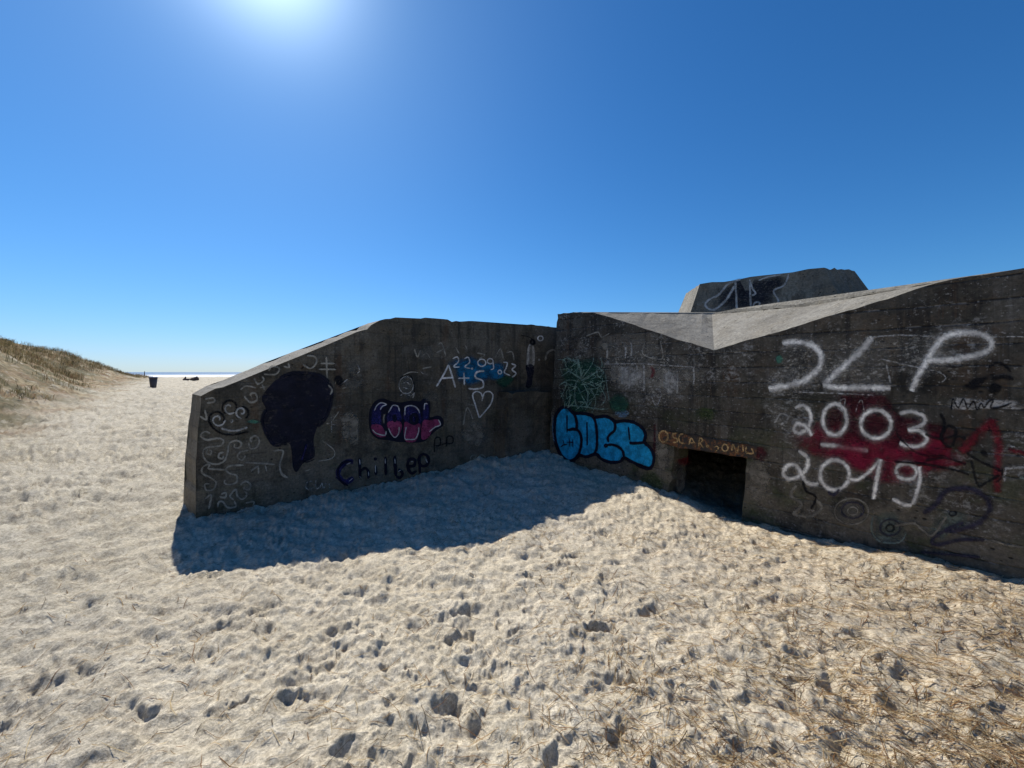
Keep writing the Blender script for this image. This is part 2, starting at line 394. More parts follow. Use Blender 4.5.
class Graf:
    def __init__(self, plane):
        self.pl = plane; self.bm = bmesh.new(); self.uv = self.bm.loops.layers.uv.new('UVMap'); self.mats = []; self.layer = 0
    def mi(self, m):
        if m not in self.mats: self.mats.append(m)
        return self.mats.index(m)
    def off(self):
        self.layer += 1; return .0030 + .0009 * self.layer
    def stroke(self, pts, w, m, closed=False, taper=.25, wob=.12):
        if m is PW_WHITE and w > 4: self.stroke(pts, w * 2.1, PW_OVER, closed)
        o = self.off(); c = catmull(pts, closed); k = len(c); mi = self.mi(m); prev = None; L = 0
        for i, p in enumerate(c):
            if i: L += (p - c[i - 1]).length
            a = c[max(i - 1, 0)]; b = c[min(i + 1, k - 1)]
            if closed and (i == 0 or i == k - 1): a, b = c[-2], c[1]
            t = (b - a); t = t.normalized() if t.length > 1e-6 else Vector((1, 0)); nn = Vector((-t.y, t.x))
            e = 1.0
            if not closed: e = min(1, min(i, k - 1 - i) / max(2.0, k * .06)); e = 1 - taper * (1 - e)
            hw = w * .5 * e * (1 + wob * (.6 * math.sin(i * .33 + p.x) + .6 * math.sin(i * .11 + p.y)))
            oo = o + .0008 * i / k
            row = [self.bm.verts.new(self.pl.hit(p.x + nn.x * s * hw, p.y + nn.y * s * hw, oo)) for s in (-1, 0, 1)]
            cap = 1.0 if closed else min(1.0, .35 + min(i, k - 1 - i) * .5)
            vals = (0, cap, 0)
            if prev:
                for j in (0, 1):
                    f = self.bm.faces.new((prev[0][j], prev[0][j + 1], row[j + 1], row[j])); f.material_index = mi
                    for lp, val in zip(f.loops, (prev[1][j], prev[1][j + 1], vals[j + 1], vals[j])): lp[self.uv].uv = (0, val)
            prev = (row, vals)
    def circle(self, c, rx, ry, w, m, a0=0, a1=360, rot=0):
        pts = []
        full = abs(a1 - a0) >= 359
        for i in range(13 if not full else 12):
            t = math.radians(a0 + (a1 - a0) * i / 12); x = rx * math.cos(t); y = ry * math.sin(t)
            r = math.radians(rot); pts.append((c[0] + x * math.cos(r) - y * math.sin(r), c[1] + x * math.sin(r) + y * math.cos(r)))
        self.stroke(pts, w, m, closed=full)
    def spiral(self, c, r, turns, w, m, start=0, dirn=1, tail=None):
        pts = []
        k = int(turns * 9)
        for i in range(k + 1):
            t = i / k; rr = r * (.18 + .82 * t); a = math.radians(start) + dirn * turns * 2 * math.pi * t
            pts.append((c[0] + rr * math.cos(a), c[1] + rr * math.sin(a)))
        if tail: pts += tail
        self.stroke(pts, w, m)
    def fill(self, pts, m, smooth=True):
        o = self.off(); mi = self.mi(m)
        c = catmull(pts, True, 2.0)[:-1] if smooth else [Vector(p) for p in pts]
        tris = geometry.tessellate_polygon([[Vector((p.x, p.y, 0)) for p in c]])
        vs = [self.bm.verts.new(self.pl.hit(p.x, p.y, o)) for p in c]
        for t in tris:
            try: f = self.bm.faces.new([vs[i] for i in t])
            except ValueError: continue
            f.material_index = mi
            for lp in f.loops: lp[self.uv].uv = (0, 1)
    def haze(self, pts, m, centre=None):
        """a cloud of spray: full in the middle, fading out to the outline"""
        o = self.off(); mi = self.mi(m); c = catmull(pts, True, 4.0)[:-1]; k = len(c)
        ce = Vector(centre) if centre else sum(c, Vector((0, 0))) / k
        rings = [0, .45, .75, 1.0]; val = [1, .9, .5, 0]
        vc = self.bm.verts.new(self.pl.hit(ce.x, ce.y, o)); vs = []
        for r in rings[1:]: vs.append([self.bm.verts.new(self.pl.hit(*(ce.lerp(p, r)), o)) for p in c])
        for i in range(k):
            j = (i + 1) % k
            f = self.bm.faces.new((vc, vs[0][i], vs[0][j])); f.material_index = mi
            for lp, v in zip(f.loops, (1, val[1], val[1])): lp[self.uv].uv = (0, v)
            for q in range(2):
                f = self.bm.faces.new((vs[q][i], vs[q + 1][i], vs[q + 1][j], vs[q][j])); f.material_index = mi
                for lp, v in zip(f.loops, (val[q + 1], val[q + 2], val[q + 2], val[q + 1])): lp[self.uv].uv = (0, v)
    def done(self, name, parent, label):
        bmesh.ops.recalc_face_normals(self.bm, faces=self.bm.faces[:])
        return obj(name, self.bm, self.mats, parent, label=label)

# ------------------------------------------------------------------ bunker
bunker = empty('bunker', (1.2, 5.8, 0), 'old grey concrete bunker half buried in sand, its walls covered in graffiti', 'bunker')

def jag(a, b, plane_n, amp, step=.07, seedv=0):
    """points from a to b with small chips, kept in the wall's plane"""
    a = Vector(a); b = Vector(b); d = b - a; k = max(1, int(d.length / step))
    side = plane_n.cross(d).normalized(); out = [a]; rnd = random.Random(seedv)
    drift = 0
    for i in range(1, k):
        drift = .6 * drift + rnd.gauss(0, amp)
        chip = rnd.uniform(1.5, 4.5) * amp if rnd.random() < .07 else 0
        s = side if side.z < 0 else -side
        out.append(a + d * (i / k) + side * drift + s * chip)
    return out

def chain(pts, n, amp, seedv=0):
    out = []
    for i in range(len(pts) - 1): out += jag(pts[i], pts[i + 1], n, amp, seedv=seedv + i)
    return out + [Vector(pts[-1])]

def down(p, z): return Vector((p.x, p.y, z))

# --- wing wall
nW = PW.n
w_end_top = PW.hit(201, 396); w_peak = PW.hit(385, 319.0)
top = chain([w_end_top, PW.hit(290, 361), w_peak], nW, .008, 1) 
flat = chain([w_peak, PW.hit(430, 318.6), PW.hit(480, 322), PW.hit(556, 327.5), PW.hit(590, 329.5)], nW, .008, 8)
w_end_bot = PW.hit(196.3, 521)
left = chain([down(w_end_bot, -.9), w_end_bot, w_end_top], nW, .005, 20)
outer = left[:-1] + top[:-1] + flat + [down(flat[-1], -.9)]
bkW = -nW * .52
def w_back(p):
    t = min(1, max(0, (p - w_end_top).dot(DW) / 1.2))
    end = at(192.3, 394, 4.56) - w_end_top
    endb = at(183.5, 511, 4.50) - w_end_bot
    hgt = min(1, max(0, (p.z - 0) / 1.3))
    e = endb.lerp(end, hgt); e.z = 0
    t2 = min(1, max(0, (p - w_end_top).dot(DW) / (w_peak - w_end_top).dot(DW))); o = p + e.lerp(bkW, t)
    if p.z > 0: o.z += .26 * t2 * (1 - t2)
    return o
bm = bmesh.new()
f_ = [bm.verts.new(p) for p in outer]; b_ = [bm.verts.new(w_back(p) - Vector((0, 0, .0))) for p in outer]
bm.faces.new(f_); bm.faces.new(b_[::-1])
nl = len(left) - 1; nt_ = len(top) - 1
for i in range(len(outer)):
    j = (i + 1) % len(outer)
    f = bm.faces.new((f_[j], f_[i], b_[i], b_[j]))
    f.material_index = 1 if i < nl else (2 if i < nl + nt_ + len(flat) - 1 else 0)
bmesh.ops.triangulate(bm, faces=[f for f in bm.faces if len(f.verts) > 4])
bmesh.ops.recalc_face_normals(bm, faces=bm.faces[:])
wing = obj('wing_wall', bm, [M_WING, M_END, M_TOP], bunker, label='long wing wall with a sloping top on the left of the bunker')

# --- buttress in the corner
PB = Plane(PW.p + nW * .32, nW)
b0 = PB.hit(509, 392.5); b1 = PB.hit(600, 394)
bt = chain([b0, PB.hit(530, 391.0), b1], nW, .008, 40)
bl = chain([down(PB.hit(504, 470), -.8), PB.hit(505, 455), b0], nW, .008, 50)
ring = bl[:-1] + bt + [down(b1, -.8)]
bm = bmesh.new(); f_ = [bm.verts.new(p) for p in ring]; b_ = [bm.verts.new(p - nW * .317) for p in ring]
bm.faces.new(f_); bm.faces.new(b_[::-1])
for i in range(len(ring)):
    j = (i + 1) % len(ring); f = bm.faces.new((f_[j], f_[i], b_[i], b_[j]))
bmesh.ops.triangulate(bm, faces=[f for f in bm.faces if len(f.verts) > 4]); bmesh.ops.recalc_face_normals(bm, faces=bm.faces[:])
obj('buttress', bm, M_WING, bunker, label='dark low block in the corner between the two walls')

# --- entrance wall with the V shaped top and the doorway
nF = PF.n
A = PF.hit(557.5, 314); A2 = PF.hit(580, 312); B = PF.hit(593, 312.3); VV = PF.hit(714, 350.5)
K = PF.hit(938, 282.5); R1 = PF.hit(1024, 268)
Rend = PF.p + DF * -3.3; Rend = Vector((Rend.x, Rend.y, R1.z + .02))
eAB = chain([A, A2, B], nF, .008, 60); eBV = chain([B, VV], nF, .0035, 63)
eVK = chain([VV, PF.hit(800, 325.5), PF.hit(868, 304.5), K], nF, .0035, 66); eKR = chain([K, R1, Rend], nF, .005, 72)
topF = eAB[:-1] + eBV[:-1] + eVK[:-1] + eKR
leftF = chain([down(PF.hit(545, 500), -.9), PF.hit(547.5, 470), PF.hit(552.5, 397), A], nF, .010, 80)
outerF = leftF[:-1] + topF + [down(Rend, -.9)]
hole = [PF.hit(674, 446.5), PF.hit(746.5, 457.5), PF.hit(742, 520)]
hb_r = down(hole[2], -.6); hb_l = down(PF.hit(666.5, 505), -.6)
hole = chain([hole[0], hole[1]], nF, .006, 90)[:-1] + chain([hole[1], hole[2]], nF, .007, 93) + [hb_r, hb_l] + chain([PF.hit(668, 500), PF.hit(674, 446.5)], nF, .006, 97)[:-1]
def to2(p): d = p - PF.p; return Vector((d.dot(DF), d.z, 0))
tris = geometry.tessellate_polygon([[to2(p) for p in outerF], [to2(p) for p in hole]])
allp = outerF + hole; TH = .36
bm = bmesh.new(); f_ = [bm.verts.new(p) for p in allp]
b_ = [bm.verts.new(p - nF * TH - Vector((0, 0, .02 if p.z > 1.5 else 0))) for p in allp]
for t in tris:
    bm.faces.new([f_[i] for i in t]); bm.faces.new([b_[i] for i in t][::-1])
no = len(outerF)
for i in range(no):
    j = (i + 1) % no; bm.faces.new((f_[i], f_[j], b_[j], b_[i]))
for i in range(len(hole)):
    a = no + i; c = no + (i + 1) % len(hole); bm.faces.new((f_[a], f_[c], b_[c], b_[a]))
bmesh.ops.recalc_face_normals(bm, faces=bm.faces[:])
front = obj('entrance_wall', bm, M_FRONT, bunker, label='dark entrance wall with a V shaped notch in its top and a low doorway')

# --- roof: two slopes falling to the valley over the door, flat deck behind
Cv = at(712, 314.5, 6.02); Mv = at(806, 306.5, 4.45); DEEP = 6.5
def ridge(p, q, k, seedv, amp=.012):
    rnd = random.Random(seedv); return [p.lerp(q, i / k) + Vector((0, 0, rnd.gauss(0, amp) if 0 < i < k else 0)) for i in range(k + 1)]
rB = ridge(B, Cv, 22, 5, .006); rM = ridge(Cv, Mv, 16, 6, .008); rK = ridge(Mv, K, 16, 7, .008)
def grid_tri(bm, e1, e2, mi, rough=.0015, nsub=10, seedv=0):
    """surface between two edges that start at the same corner"""
    rnd = random.Random(seedv); k = 24
    def pick(e, t):
        f = t * (len(e) - 1); i = min(int(f), len(e) - 2); return e[i].lerp(e[i + 1], f - i)
    rows = []
    for a in range(k + 1):
        t = a / k; p = pick(e1, t); q = pick(e2, t)
        rows.append([bm.verts.new(p.lerp(q, s / nsub) + (Vector((0, 0, rnd.gauss(0, rough))) if 0 < s < nsub and a < k else Vector((0, 0, 0)))) for s in range(nsub + 1)])
    for a in range(k):
        for s in range(nsub):
            f = bm.faces.new((rows[a][s], rows[a][s + 1], rows[a + 1][s + 1], rows[a + 1][s])); f.material_index = mi
bm = bmesh.new()
grid_tri(bm, eBV, rB, 0, seedv=1)                       # left slope: B->V against B->Cv ... closes on the valley line
lineVC = [VV.lerp(Cv, i / 12) for i in range(13)]
lineVM = [VV.lerp(Mv, i / 12) for i in range(13)]
grid_tri(bm, lineVC, lineVM, 0, seedv=2)
grid_tri(bm, lineVM, eVK, 0, seedv=3)
LIFT = Vector((0, 0, .045)); upM = [p + LIFT * min(1, i / 2) for i, p in enumerate(rM)]; upK = [p + LIFT * max(0, 1 - i / 16) for i, p in enumerate(rK)]
for lo_, hi_ in ((rM, upM), (rK, upK)):
    for i in range(len(lo_) - 1):
        q4 = [lo_[i], lo_[i + 1], hi_[i + 1], hi_[i]]
        q4 = [p for j, p in enumerate(q4) if all((p - o).length > 1e-6 for o in q4[:j])]
        if len(q4) >= 3: bm.faces.new([bm.verts.new(p) for p in q4])
bl_, br_ = A + BK * DEEP, Rend + BK * DEEP
deck = eAB[:-1] + [B] + rB[1:-1] + [Cv] + upM[1:-1] + [upM[-1]] + upK[1:-1] + [K] + eKR[1:] + [br_ + Vector((0, 0, .12)), bl_ + Vector((0, 0, -.05))]
dv = [bm.verts.new(p) for p in deck]
for t in geometry.tessellate_polygon([[Vector((p.x, p.y, 0)) for p in deck]]):
    try: bm.faces.new([dv[i] for i in t])
    except ValueError: pass
bmesh.ops.remove_doubles(bm, verts=bm.verts[:], dist=.0005)
bmesh.ops.recalc_face_normals(bm, faces=bm.faces[:])
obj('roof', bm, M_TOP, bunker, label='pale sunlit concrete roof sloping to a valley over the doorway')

# --- side and back walls close the body
def slab(name, a, b, th, z1, inward, mat):
    bm = bmesh.new(); q = inward * th
    lo = [down(a, -.9), down(b, -.9), down(b + q, -.9), down(a + q, -.9)]; hi = [down(p, z) for p, z in zip(lo, z1)]
    vs = [bm.verts.new(p) for p in lo + hi]
    for f in ((3, 2, 1, 0), (4, 5, 6, 7), (0, 1, 5, 4), (1, 2, 6, 5), (2, 3, 7, 6), (3, 0, 4, 7)): bm.faces.new([vs[i] for i in f])
    obj(name, bm, mat, bunker)
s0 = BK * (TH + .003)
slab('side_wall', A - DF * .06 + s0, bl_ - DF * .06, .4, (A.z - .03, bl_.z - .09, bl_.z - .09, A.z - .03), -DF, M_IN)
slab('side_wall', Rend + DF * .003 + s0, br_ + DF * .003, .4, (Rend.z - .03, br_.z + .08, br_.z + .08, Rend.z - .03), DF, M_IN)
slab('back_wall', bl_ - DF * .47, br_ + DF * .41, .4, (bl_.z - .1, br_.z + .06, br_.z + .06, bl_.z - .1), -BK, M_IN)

# --- lintel
PL = Plane(PF.p + nF * .012, nF)
def lint(py): return py
l_t = [PL.hit(x, y) for x, y in ((659, 430.5), (690, 434.5), (722, 440.5), (757, 446))]
l_b = [PL.hit(x, y) for x, y in ((756, 458.5), (746, 458.0), (712, 452), (674, 446.2), (660, 443))]
ring = chain(l_t, nF, .004, 120) + chain(l_b, nF, .005, 130)
bm = bmesh.new(); f_ = [bm.verts.new(p) for p in ring]; b_ = [bm.verts.new(p - nF * .16) for p in ring]
bm.faces.new(f_); bm.faces.new(b_[::-1])
for i in range(len(ring)):
    j = (i + 1) % len(ring); bm.faces.new((f_[j], f_[i], b_[i], b_[j]))
bmesh.ops.triangulate(bm, faces=[f for f in bm.faces if len(f.verts) > 4]); bmesh.ops.recalc_face_normals(bm, faces=bm.faces[:])
lintel = obj('lintel', bm, M_RUST, bunker, label='rusty orange lintel over the doorway with pale lettering')

# --- cupola on the deck
P = [Vector(p) for p in ((3.28, 7.25, 0), (3.22, 6.60, 0), (4.507, 5.56, 0), (5.09, 5.72, 0), (5.5, 6.7, 0), (4.4, 7.9, 0), (3.55, 7.9, 0))]
ztop = [3.085, 3.108, 3.108, 3.10, 3.12, 3.12, 3.09]
ce = sum(P, Vector()) / len(P)
bm = bmesh.new(); rows = []
tops = []; bots = []
for p, z in zip(P, ztop):
    tops.append(Vector((p.x, p.y, z))); q = ce + (p - ce) * 1.27; bots.append(Vector((q.x, q.y, 2.36)))
def sub(ring, k, amp, seedv):
    rnd = random.Random(seedv); out = []
    for i in range(len(ring)):
        a, b = ring[i], ring[(i + 1) % len(ring)]
        for j in range(k):
            p = a.lerp(b, j / k)
            if j: p = p + Vector((rnd.gauss(0, amp * .4), rnd.gauss(0, amp * .4), rnd.gauss(0, amp)))
            out.append(p)
    return out
tr = sub(tops, 9, .009, 3); br = sub(bots, 9, 0, 4)
tv = [bm.verts.new(p) for p in tr]; bv = [bm.verts.new(p) for p in br]
bm.faces.new(tv)
for i in range(len(tv)):
    j = (i + 1) % len(tv); bm.faces.new((bv[i], bv[j], tv[j], tv[i]))
bm.faces.new(bv[::-1])
bmesh.ops.triangulate(bm, faces=[f for f in bm.faces if len(f.verts) > 4]); bmesh.ops.recalc_face_normals(bm, faces=bm.faces[:])
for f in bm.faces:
    if f.normal.z > .9 or (f.normal.x < -.8 and f.normal.z > .02): f.material_index = 1  # sunward left side takes the pale roof concrete too, sunlight put into its colour
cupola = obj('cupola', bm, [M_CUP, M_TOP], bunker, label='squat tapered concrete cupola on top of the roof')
PT = Plane(tops[1], (tops[2] - tops[1]).cross(bots[1] - tops[1]))

# ------------------------------------------------------------------ writing on the cupola
g = Graf(PT); z = Z(660, 250, 240 / 1024)
g.haze(z((215, 200), (260, 150), (330, 120), (440, 118), (540, 100), (560, 130), (500, 190), (480, 240), (330, 262), (240, 258)), PW_NAVYH)
g.stroke(z((345, 125), (290, 145), (250, 190), (205, 215), (195, 240), (230, 255), (280, 215), (320, 150)), 3.6, PW_CHALK)
g.stroke(z((320, 130), (325, 190), (328, 258)), 3.3, PW_CHALK)
g.stroke(z((382, 125), (385, 190), (388, 258)), 3.3, PW_CHALK)
g.stroke(z((382, 125), (395, 165), (408, 185), (390, 195)), 3.0, PW_CHALK)
g.stroke(z((395, 245), (405, 225), (425, 225), (420, 245)), 2.7, PW_CHALK)
g.stroke(z((550, 100), (530, 150), (485, 175), (505, 215), (490, 245)), 3.3, PW_CHALK)
g.stroke(z((420, 130), (460, 115), (520, 105)), 2.4, PW_CHALK)
g.done('graffiti', cupola, 'pale outlined letters on a dark blue patch on the cupola')

# ------------------------------------------------------------------ writing on the entrance wall
za = Z(760, 310, 264 / 1024); zb = Z(780, 440, 244 / 1024); zc = Z(500, 300, 200 / 1024); zd = Z(550, 395, 110 / 1024)
k = 264 / 1024
# old tags along the foot
g = Graf(PF)
g.haze(zb((380, 330), (420, 290), (500, 300), (545, 360), (520, 420), (430, 440), (385, 400)), PW_TEALH)
g.haze(zb((640, 330), (700, 290), (780, 300), (800, 360), (720, 400), (650, 440), (600, 400)), PW_TEALH)
g.haze(zb((200, 290), (260, 240), (340, 250), (370, 310), (320, 370), (230, 350)), PW_GREYH)
g.stroke(zb((70, 190), (45, 230), (90, 270), (60, 310), (130, 320), (175, 285), (150, 250)), 6.5, PW_GREY)
g.stroke(zb((95, 170), (110, 215), (150, 240), (130, 290)), 4, PW_BLACK)
g.circle(zb((300, 300))[0], 17, 13, 3.5, PW_GREY); g.circle(zb((305, 295))[0], 11, 8, 2.5, PW_PURP); g.circle(zb((305, 298))[0], 5, 4, 2.5, PW_GREY)
g.stroke(zb((200, 215), (225, 232), (250, 205)), 5, PW_PURP)
g.stroke(zb((390, 320), (385, 380), (420, 425), (500, 430), (530, 390)), 3.5, PW_TEALG)
g.circle(zb((462, 368))[0], 10, 8, 3, PW_PURP); g.circle(zb((462, 370))[0], 4, 3.5, 3, PW_BLACK)
g.stroke(zb((600, 310), (650, 275), (700, 215), (790, 205), (860, 240), (880, 290), (840, 345), (760, 375), (690, 385)), 9, PW_PURP)
g.stroke(zb((770, 345), (700, 375), (640, 420), (660, 440), (760, 420), (860, 420)), 6, PW_PURP)
g.stroke(zb((700, 320), (640, 400), (600, 380), (560, 350), (480, 360)), 5, PW_GREY)
g.stroke(zb((590, 470), (700, 480), (840, 492)), 4.5, PW_PURP)
g.circle(zb((725, 308))[0], 3.5, 2.5, 2.5, PW_BLACK)
g.stroke(zb((885, 420), (950, 440), (1024, 450)), 4, PW_GREY)
g.done('graffiti', front, 'faded teal, grey and purple tags low on the right of the entrance wall')

# red spray and black scribbles
g = Graf(PF)
g.haze(za((110, 500), (200, 425), (330, 455), (480, 470), (640, 520), (820, 560), (800, 620), (640, 660), (480, 680), (320, 620), (180, 570)), PW_RED)
g.haze(za((180, 400), (300, 300), (460, 310), (560, 400), (720, 440), (820, 500), (700, 560), (480, 540), (300, 520)), PW_MAROON)
g.haze(za((260, 540), (360, 500), (440, 540), (420, 620), (340, 620)), PW_RED)
g.haze(za((560, 520), (680, 470), (760, 540), (720, 620), (600, 600)), PW_RED)
g.stroke(za((780, 555), (840, 490), (905, 425)), 15, PW_RED2, taper=.1)
g.stroke(za((900, 425), (925, 520), (922, 600), (920, 710)), 14, PW_RED2, taper=.1)
g.stroke(za((600, 598), (700, 602), (800, 595)), 6, PW_RED2)
g.circle(za((680, 530))[0], 11, 9, 3.5, PW_RED2)
g.done('graffiti', front, 'red spray cloud and red arrow behind the white dates')

g = Graf(PF)
g.haze(za((715, 370), (740, 335), (860, 345), (1024, 350), (1040, 385), (900, 385), (760, 390)), PW_SMEAR)
g.stroke(za((742, 388), (748, 345), (768, 378), (788, 345), (800, 372), (806, 385)), 2.6, PW_BLACK)
g.stroke(za((806, 385), (828, 355), (842, 385), (858, 362), (868, 382)), 2.6, PW_BLACK)
g.stroke(za((868, 382), (888, 355), (905, 350), (895, 378), (930, 378), (978, 360)), 3.4, PW_BLACK)
g.haze(za((790, 290), (830, 265), (890, 255), (880, 275), (840, 310), (800, 312)), PW_BLACKH)
g.haze(za((880, 300), (910, 280), (940, 295), (930, 320), (895, 325)), PW_BLACKH)
g.stroke(za((895, 270), (940, 260), (985, 268)), 6, PW_BLACK); g.stroke(za((885, 222), (930, 205), (975, 240)), 4, PW_BLACK)
g.stroke(za((700, 215), (760, 220), (820, 210)), 3, PW_BLACK)
g.stroke(za((700, 400), (715, 440), (705, 500), (740, 530), (760, 470), (730, 450), (700, 490)), 5, PW_BLACK)
g.stroke(za((640, 480), (690, 500), (760, 490), (800, 500)), 4, PW_BLACK)
g.stroke(za((530, 470), (545, 500), (620, 560), (720, 565)), 2.4, PW_BLACK)
g.stroke(za((520, 588), (650, 600), (760, 622), (812, 640)), 3.6, PW_BLACK)
g.stroke(za((640, 585), (720, 575), (800, 600)), 3, PW_BLACK)
g.stroke(za((820, 582), (832, 640), (848, 690)), 4.2, PW_BLACK); g.stroke(za((848, 688), (880, 668), (930, 640)), 4, PW_BLACK)
g.stroke(za((800, 555), (860, 590), (938, 625)), 4, PW_BLACK); g.haze(za((850, 540), (880, 545), (892, 575), (860, 570)), PW_BLACKH)
g.stroke(za((940, 615), (935, 650), (915, 670)), 3, PW_BLACK)
g.done('graffiti', front, 'black scribbled tags and arrowhead at the right end of the entrance wall')

g = Graf(PF)
g.stroke(za((960, 540), (1000, 552), (1060, 560)), 7, PW_RED2); g.stroke(za((955, 525), (990, 530)), 3.5, PW_WORN)
g.stroke(za((948, 668), (950, 640), (952, 618)), 4.5, PW_WORN); g.stroke(za((948, 616), (1000, 610), (1060, 612)), 4.5, PW_WORN)
g.stroke(za((1050, 610), (1052, 670)), 5, PW_WORN); g.stroke(za((1055, 525), (1090, 530)), 4, PW_WORN)
g.stroke(za((1005, 650), (1040, 655)), 5, PW_TEALG)
g.done('graffiti', front, 'small white bracket under a short red bar by the right edge')

# the big white letters and dates
g = Graf(PF); WM = PW_WHITE
g.haze(za((250, 130), (460, 90), (540, 190), (520, 300), (300, 310), (220, 240)), PW_FLECK); g.haze(za((10, 230), (200, 215), (250, 300), (60, 340)), PW_FLECK)
g.haze(za((40, 350), (130, 370), (125, 470), (50, 460)), PW_FLECK); g.haze(za((500, 110), (700, 90), (740, 240), (560, 250)), PW_FLECK); g.haze(za((80, 130), (200, 140), (200, 230), (90, 260)), PW_FLECK)
g.stroke(za((85, 128), (150, 124), (205, 138), (236, 175), (230, 220), (192, 260), (130, 288), (32, 306)), 9.6, WM)
g.stroke(za((435, 102), (400, 150), (330, 215), (245, 292)), 10.2, WM); g.stroke(za((243, 290), (300, 300), (400, 300), (508, 303)), 9, WM)
g.stroke(za((587, 316), (610, 262), (645, 200), (690, 130), (730, 98), (790, 88), (850, 93), (893, 114), (896, 142), (868, 166), (800, 184), (720, 194), (645, 196)), 10.2, WM)
g.stroke(za((430, 105), (500, 100), (560, 98), (700, 104)), 2.6, PW_WORN); g.stroke(za((900, 105), (960, 103), (1040, 104)), 2.0, PW_WORN)
g.stroke(za((130, 318), (260, 322), (440, 330)), 2.0, PW_WORN)
g.stroke(za((470, 190), (600, 220), (690, 240), (720, 262), (705, 280)), 2.0, PW_WORN)
g.stroke(za((490, 210), (510, 300)), 3.0, PW_WORN)
g.done('graffiti', front, 'large white hand sprayed letters JLP high on the entrance wall')
g = Graf(PF); w = 6.8
g.stroke(za((135, 382), (165, 370), (193, 393), (196, 430), (180, 462), (152, 478), (132, 463), (146, 440), (176, 452), (203, 488)), w, WM)
g.circle(za((290, 425))[0], 46 * k, 60 * k, w, WM); g.circle(za((450, 443))[0], 58 * k, 55 * k, w + .3, WM)
g.stroke(za((540, 402), (590, 394), (636, 415), (628, 446), (572, 465)), w, WM); g.stroke(za((572, 465), (622, 470), (648, 500), (622, 526), (575, 528), (540, 515)), w, WM)
g.stroke(za((300, 380), (325, 395), (310, 355), (330, 345), (325, 375)), 1.6, PW_WORN)
g.stroke(za((370, 400), (380, 365), (395, 350), (405, 400)), 1.4, PW_WORN)
g.done('graffiti', front, 'white sprayed date 2003 in the middle of the entrance wall')
g = Graf(PF)
g.stroke(za((233, 520), (320, 532), (420, 548)), 6.8, WM)
g.done('graffiti', front, 'white dash between the dates 2003 and 2019')
g = Graf(PF)
g.stroke(za((148, 546), (182, 572), (182, 612), (152, 645), (112, 655), (90, 635), (105, 605), (138, 602), (158, 632), (176, 664), (205, 677), (228, 672)), w, WM)
g.circle(za((290, 640))[0], 56 * k, 58 * k, w, WM)
g.stroke(za((345, 655), (382, 657), (432, 620), (468, 578)), 6, WM); g.stroke(za((468, 578), (456, 640), (440, 735)), 7, WM)
g.circle(za((568, 626))[0], 40 * k, 31 * k, w, WM, rot=10)
g.stroke(za((616, 606), (620, 655), (606, 718), (590, 756)), 7, WM); g.stroke(za((590, 756), (560, 755), (512, 732)), 6.4, WM)
g.done('graffiti', front, 'white sprayed date 2019 below 2003')

# patches and tags on the left half of the entrance wall
g = Graf(PF)
g.haze(zc((540, 330), (760, 325), (1000, 350), (1060, 400), (900, 470), (720, 440), (600, 440), (530, 390)), PW_BEIGE)
g.haze(zc((600, 340), (680, 330), (740, 380), (720, 440), (630, 440)), PW_SMEAR); g.haze(zc((840, 345), (920, 350), (925, 430), (880, 490), (830, 450)), PW_SMEAR)
for a, b, c_ in ((625, 340, 430), (660, 345, 455), (700, 335, 440), (735, 330, 470), (860, 345, 470), (905, 350, 480), (990, 350, 440), (640, 220, 300), (670, 215, 290), (545, 220, 300)):
    g.stroke(zc((a, b), (a + 4, (b + c_) / 2), (a + 1, c_)), 3.2, PW_SMEAR)
g.haze(zc((500, 200), (700, 180), (900, 260), (1050, 330), (1050, 480), (850, 560), (650, 480), (520, 380)), PW_FLECK)
g.stroke(zc((550, 328), (700, 326), (860, 335), (1000, 345)), 1.8, PW_WORN)
g.stroke(zc((440, 185), (500, 165), (520, 190), (560, 170)), 1.6, PW_FAINT); g.haze(zc((500, 230), (540, 215), (580, 235), (540, 265)), PW_BEIGE)
g.stroke(zc((770, 340), (785, 365), (775, 400)), 5, PW_RED2)
g.stroke(zc((775, 490), (800, 540), (825, 480), (800, 450)), 2, PW_WORN)
g.stroke(zc((740, 220), (735, 280), (830, 300), (820, 210)), 1.4, PW_FAINT)
g.done('graffiti', front, 'whitish drips and smears left of the roof valley')

g = Graf(PF)
g.haze(zc((320, 300), (420, 285), (520, 300), (560, 400), (540, 520), (430, 570), (330, 560), (305, 430)), PW_GREEN)
g.haze(zc((330, 480), (420, 450), (480, 520), (460, 580), (340, 580)), PW_GREEN)
for pts in (((330, 300), (345, 350), (410, 400), (440, 370)), ((350, 295), (400, 330), (420, 390)), ((400, 300), (410, 350), (415, 410)), ((480, 290), (470, 330), (420, 400)),
            ((510, 290), (520, 340), (450, 400), (415, 410)), ((530, 360), (470, 380), (420, 410)), ((320, 330), (330, 300), (370, 310)), ((300, 440), (350, 410), (410, 420)),
            ((310, 430), (340, 420), (330, 460), (310, 500)), ((430, 420), (480, 440), (520, 470), (535, 430)), ((420, 420), (450, 480), (440, 550)), ((390, 430), (380, 500), (400, 560)),
            ((350, 440), (360, 500), (345, 555)), ((470, 460), (490, 520), (470, 580)), ((540, 380), (550, 460), (560, 520)), ((330, 540), (420, 545), (520, 560), (560, 555)),
            ((480, 330), (530, 370), (500, 400)), ((340, 360), (400, 390), (430, 420)), ((310, 480), (330, 520)), ((510, 440), (540, 500), (520, 540))):
    g.stroke(zc(*pts), 1.5, PW_MINT)
rt = random.Random(44)
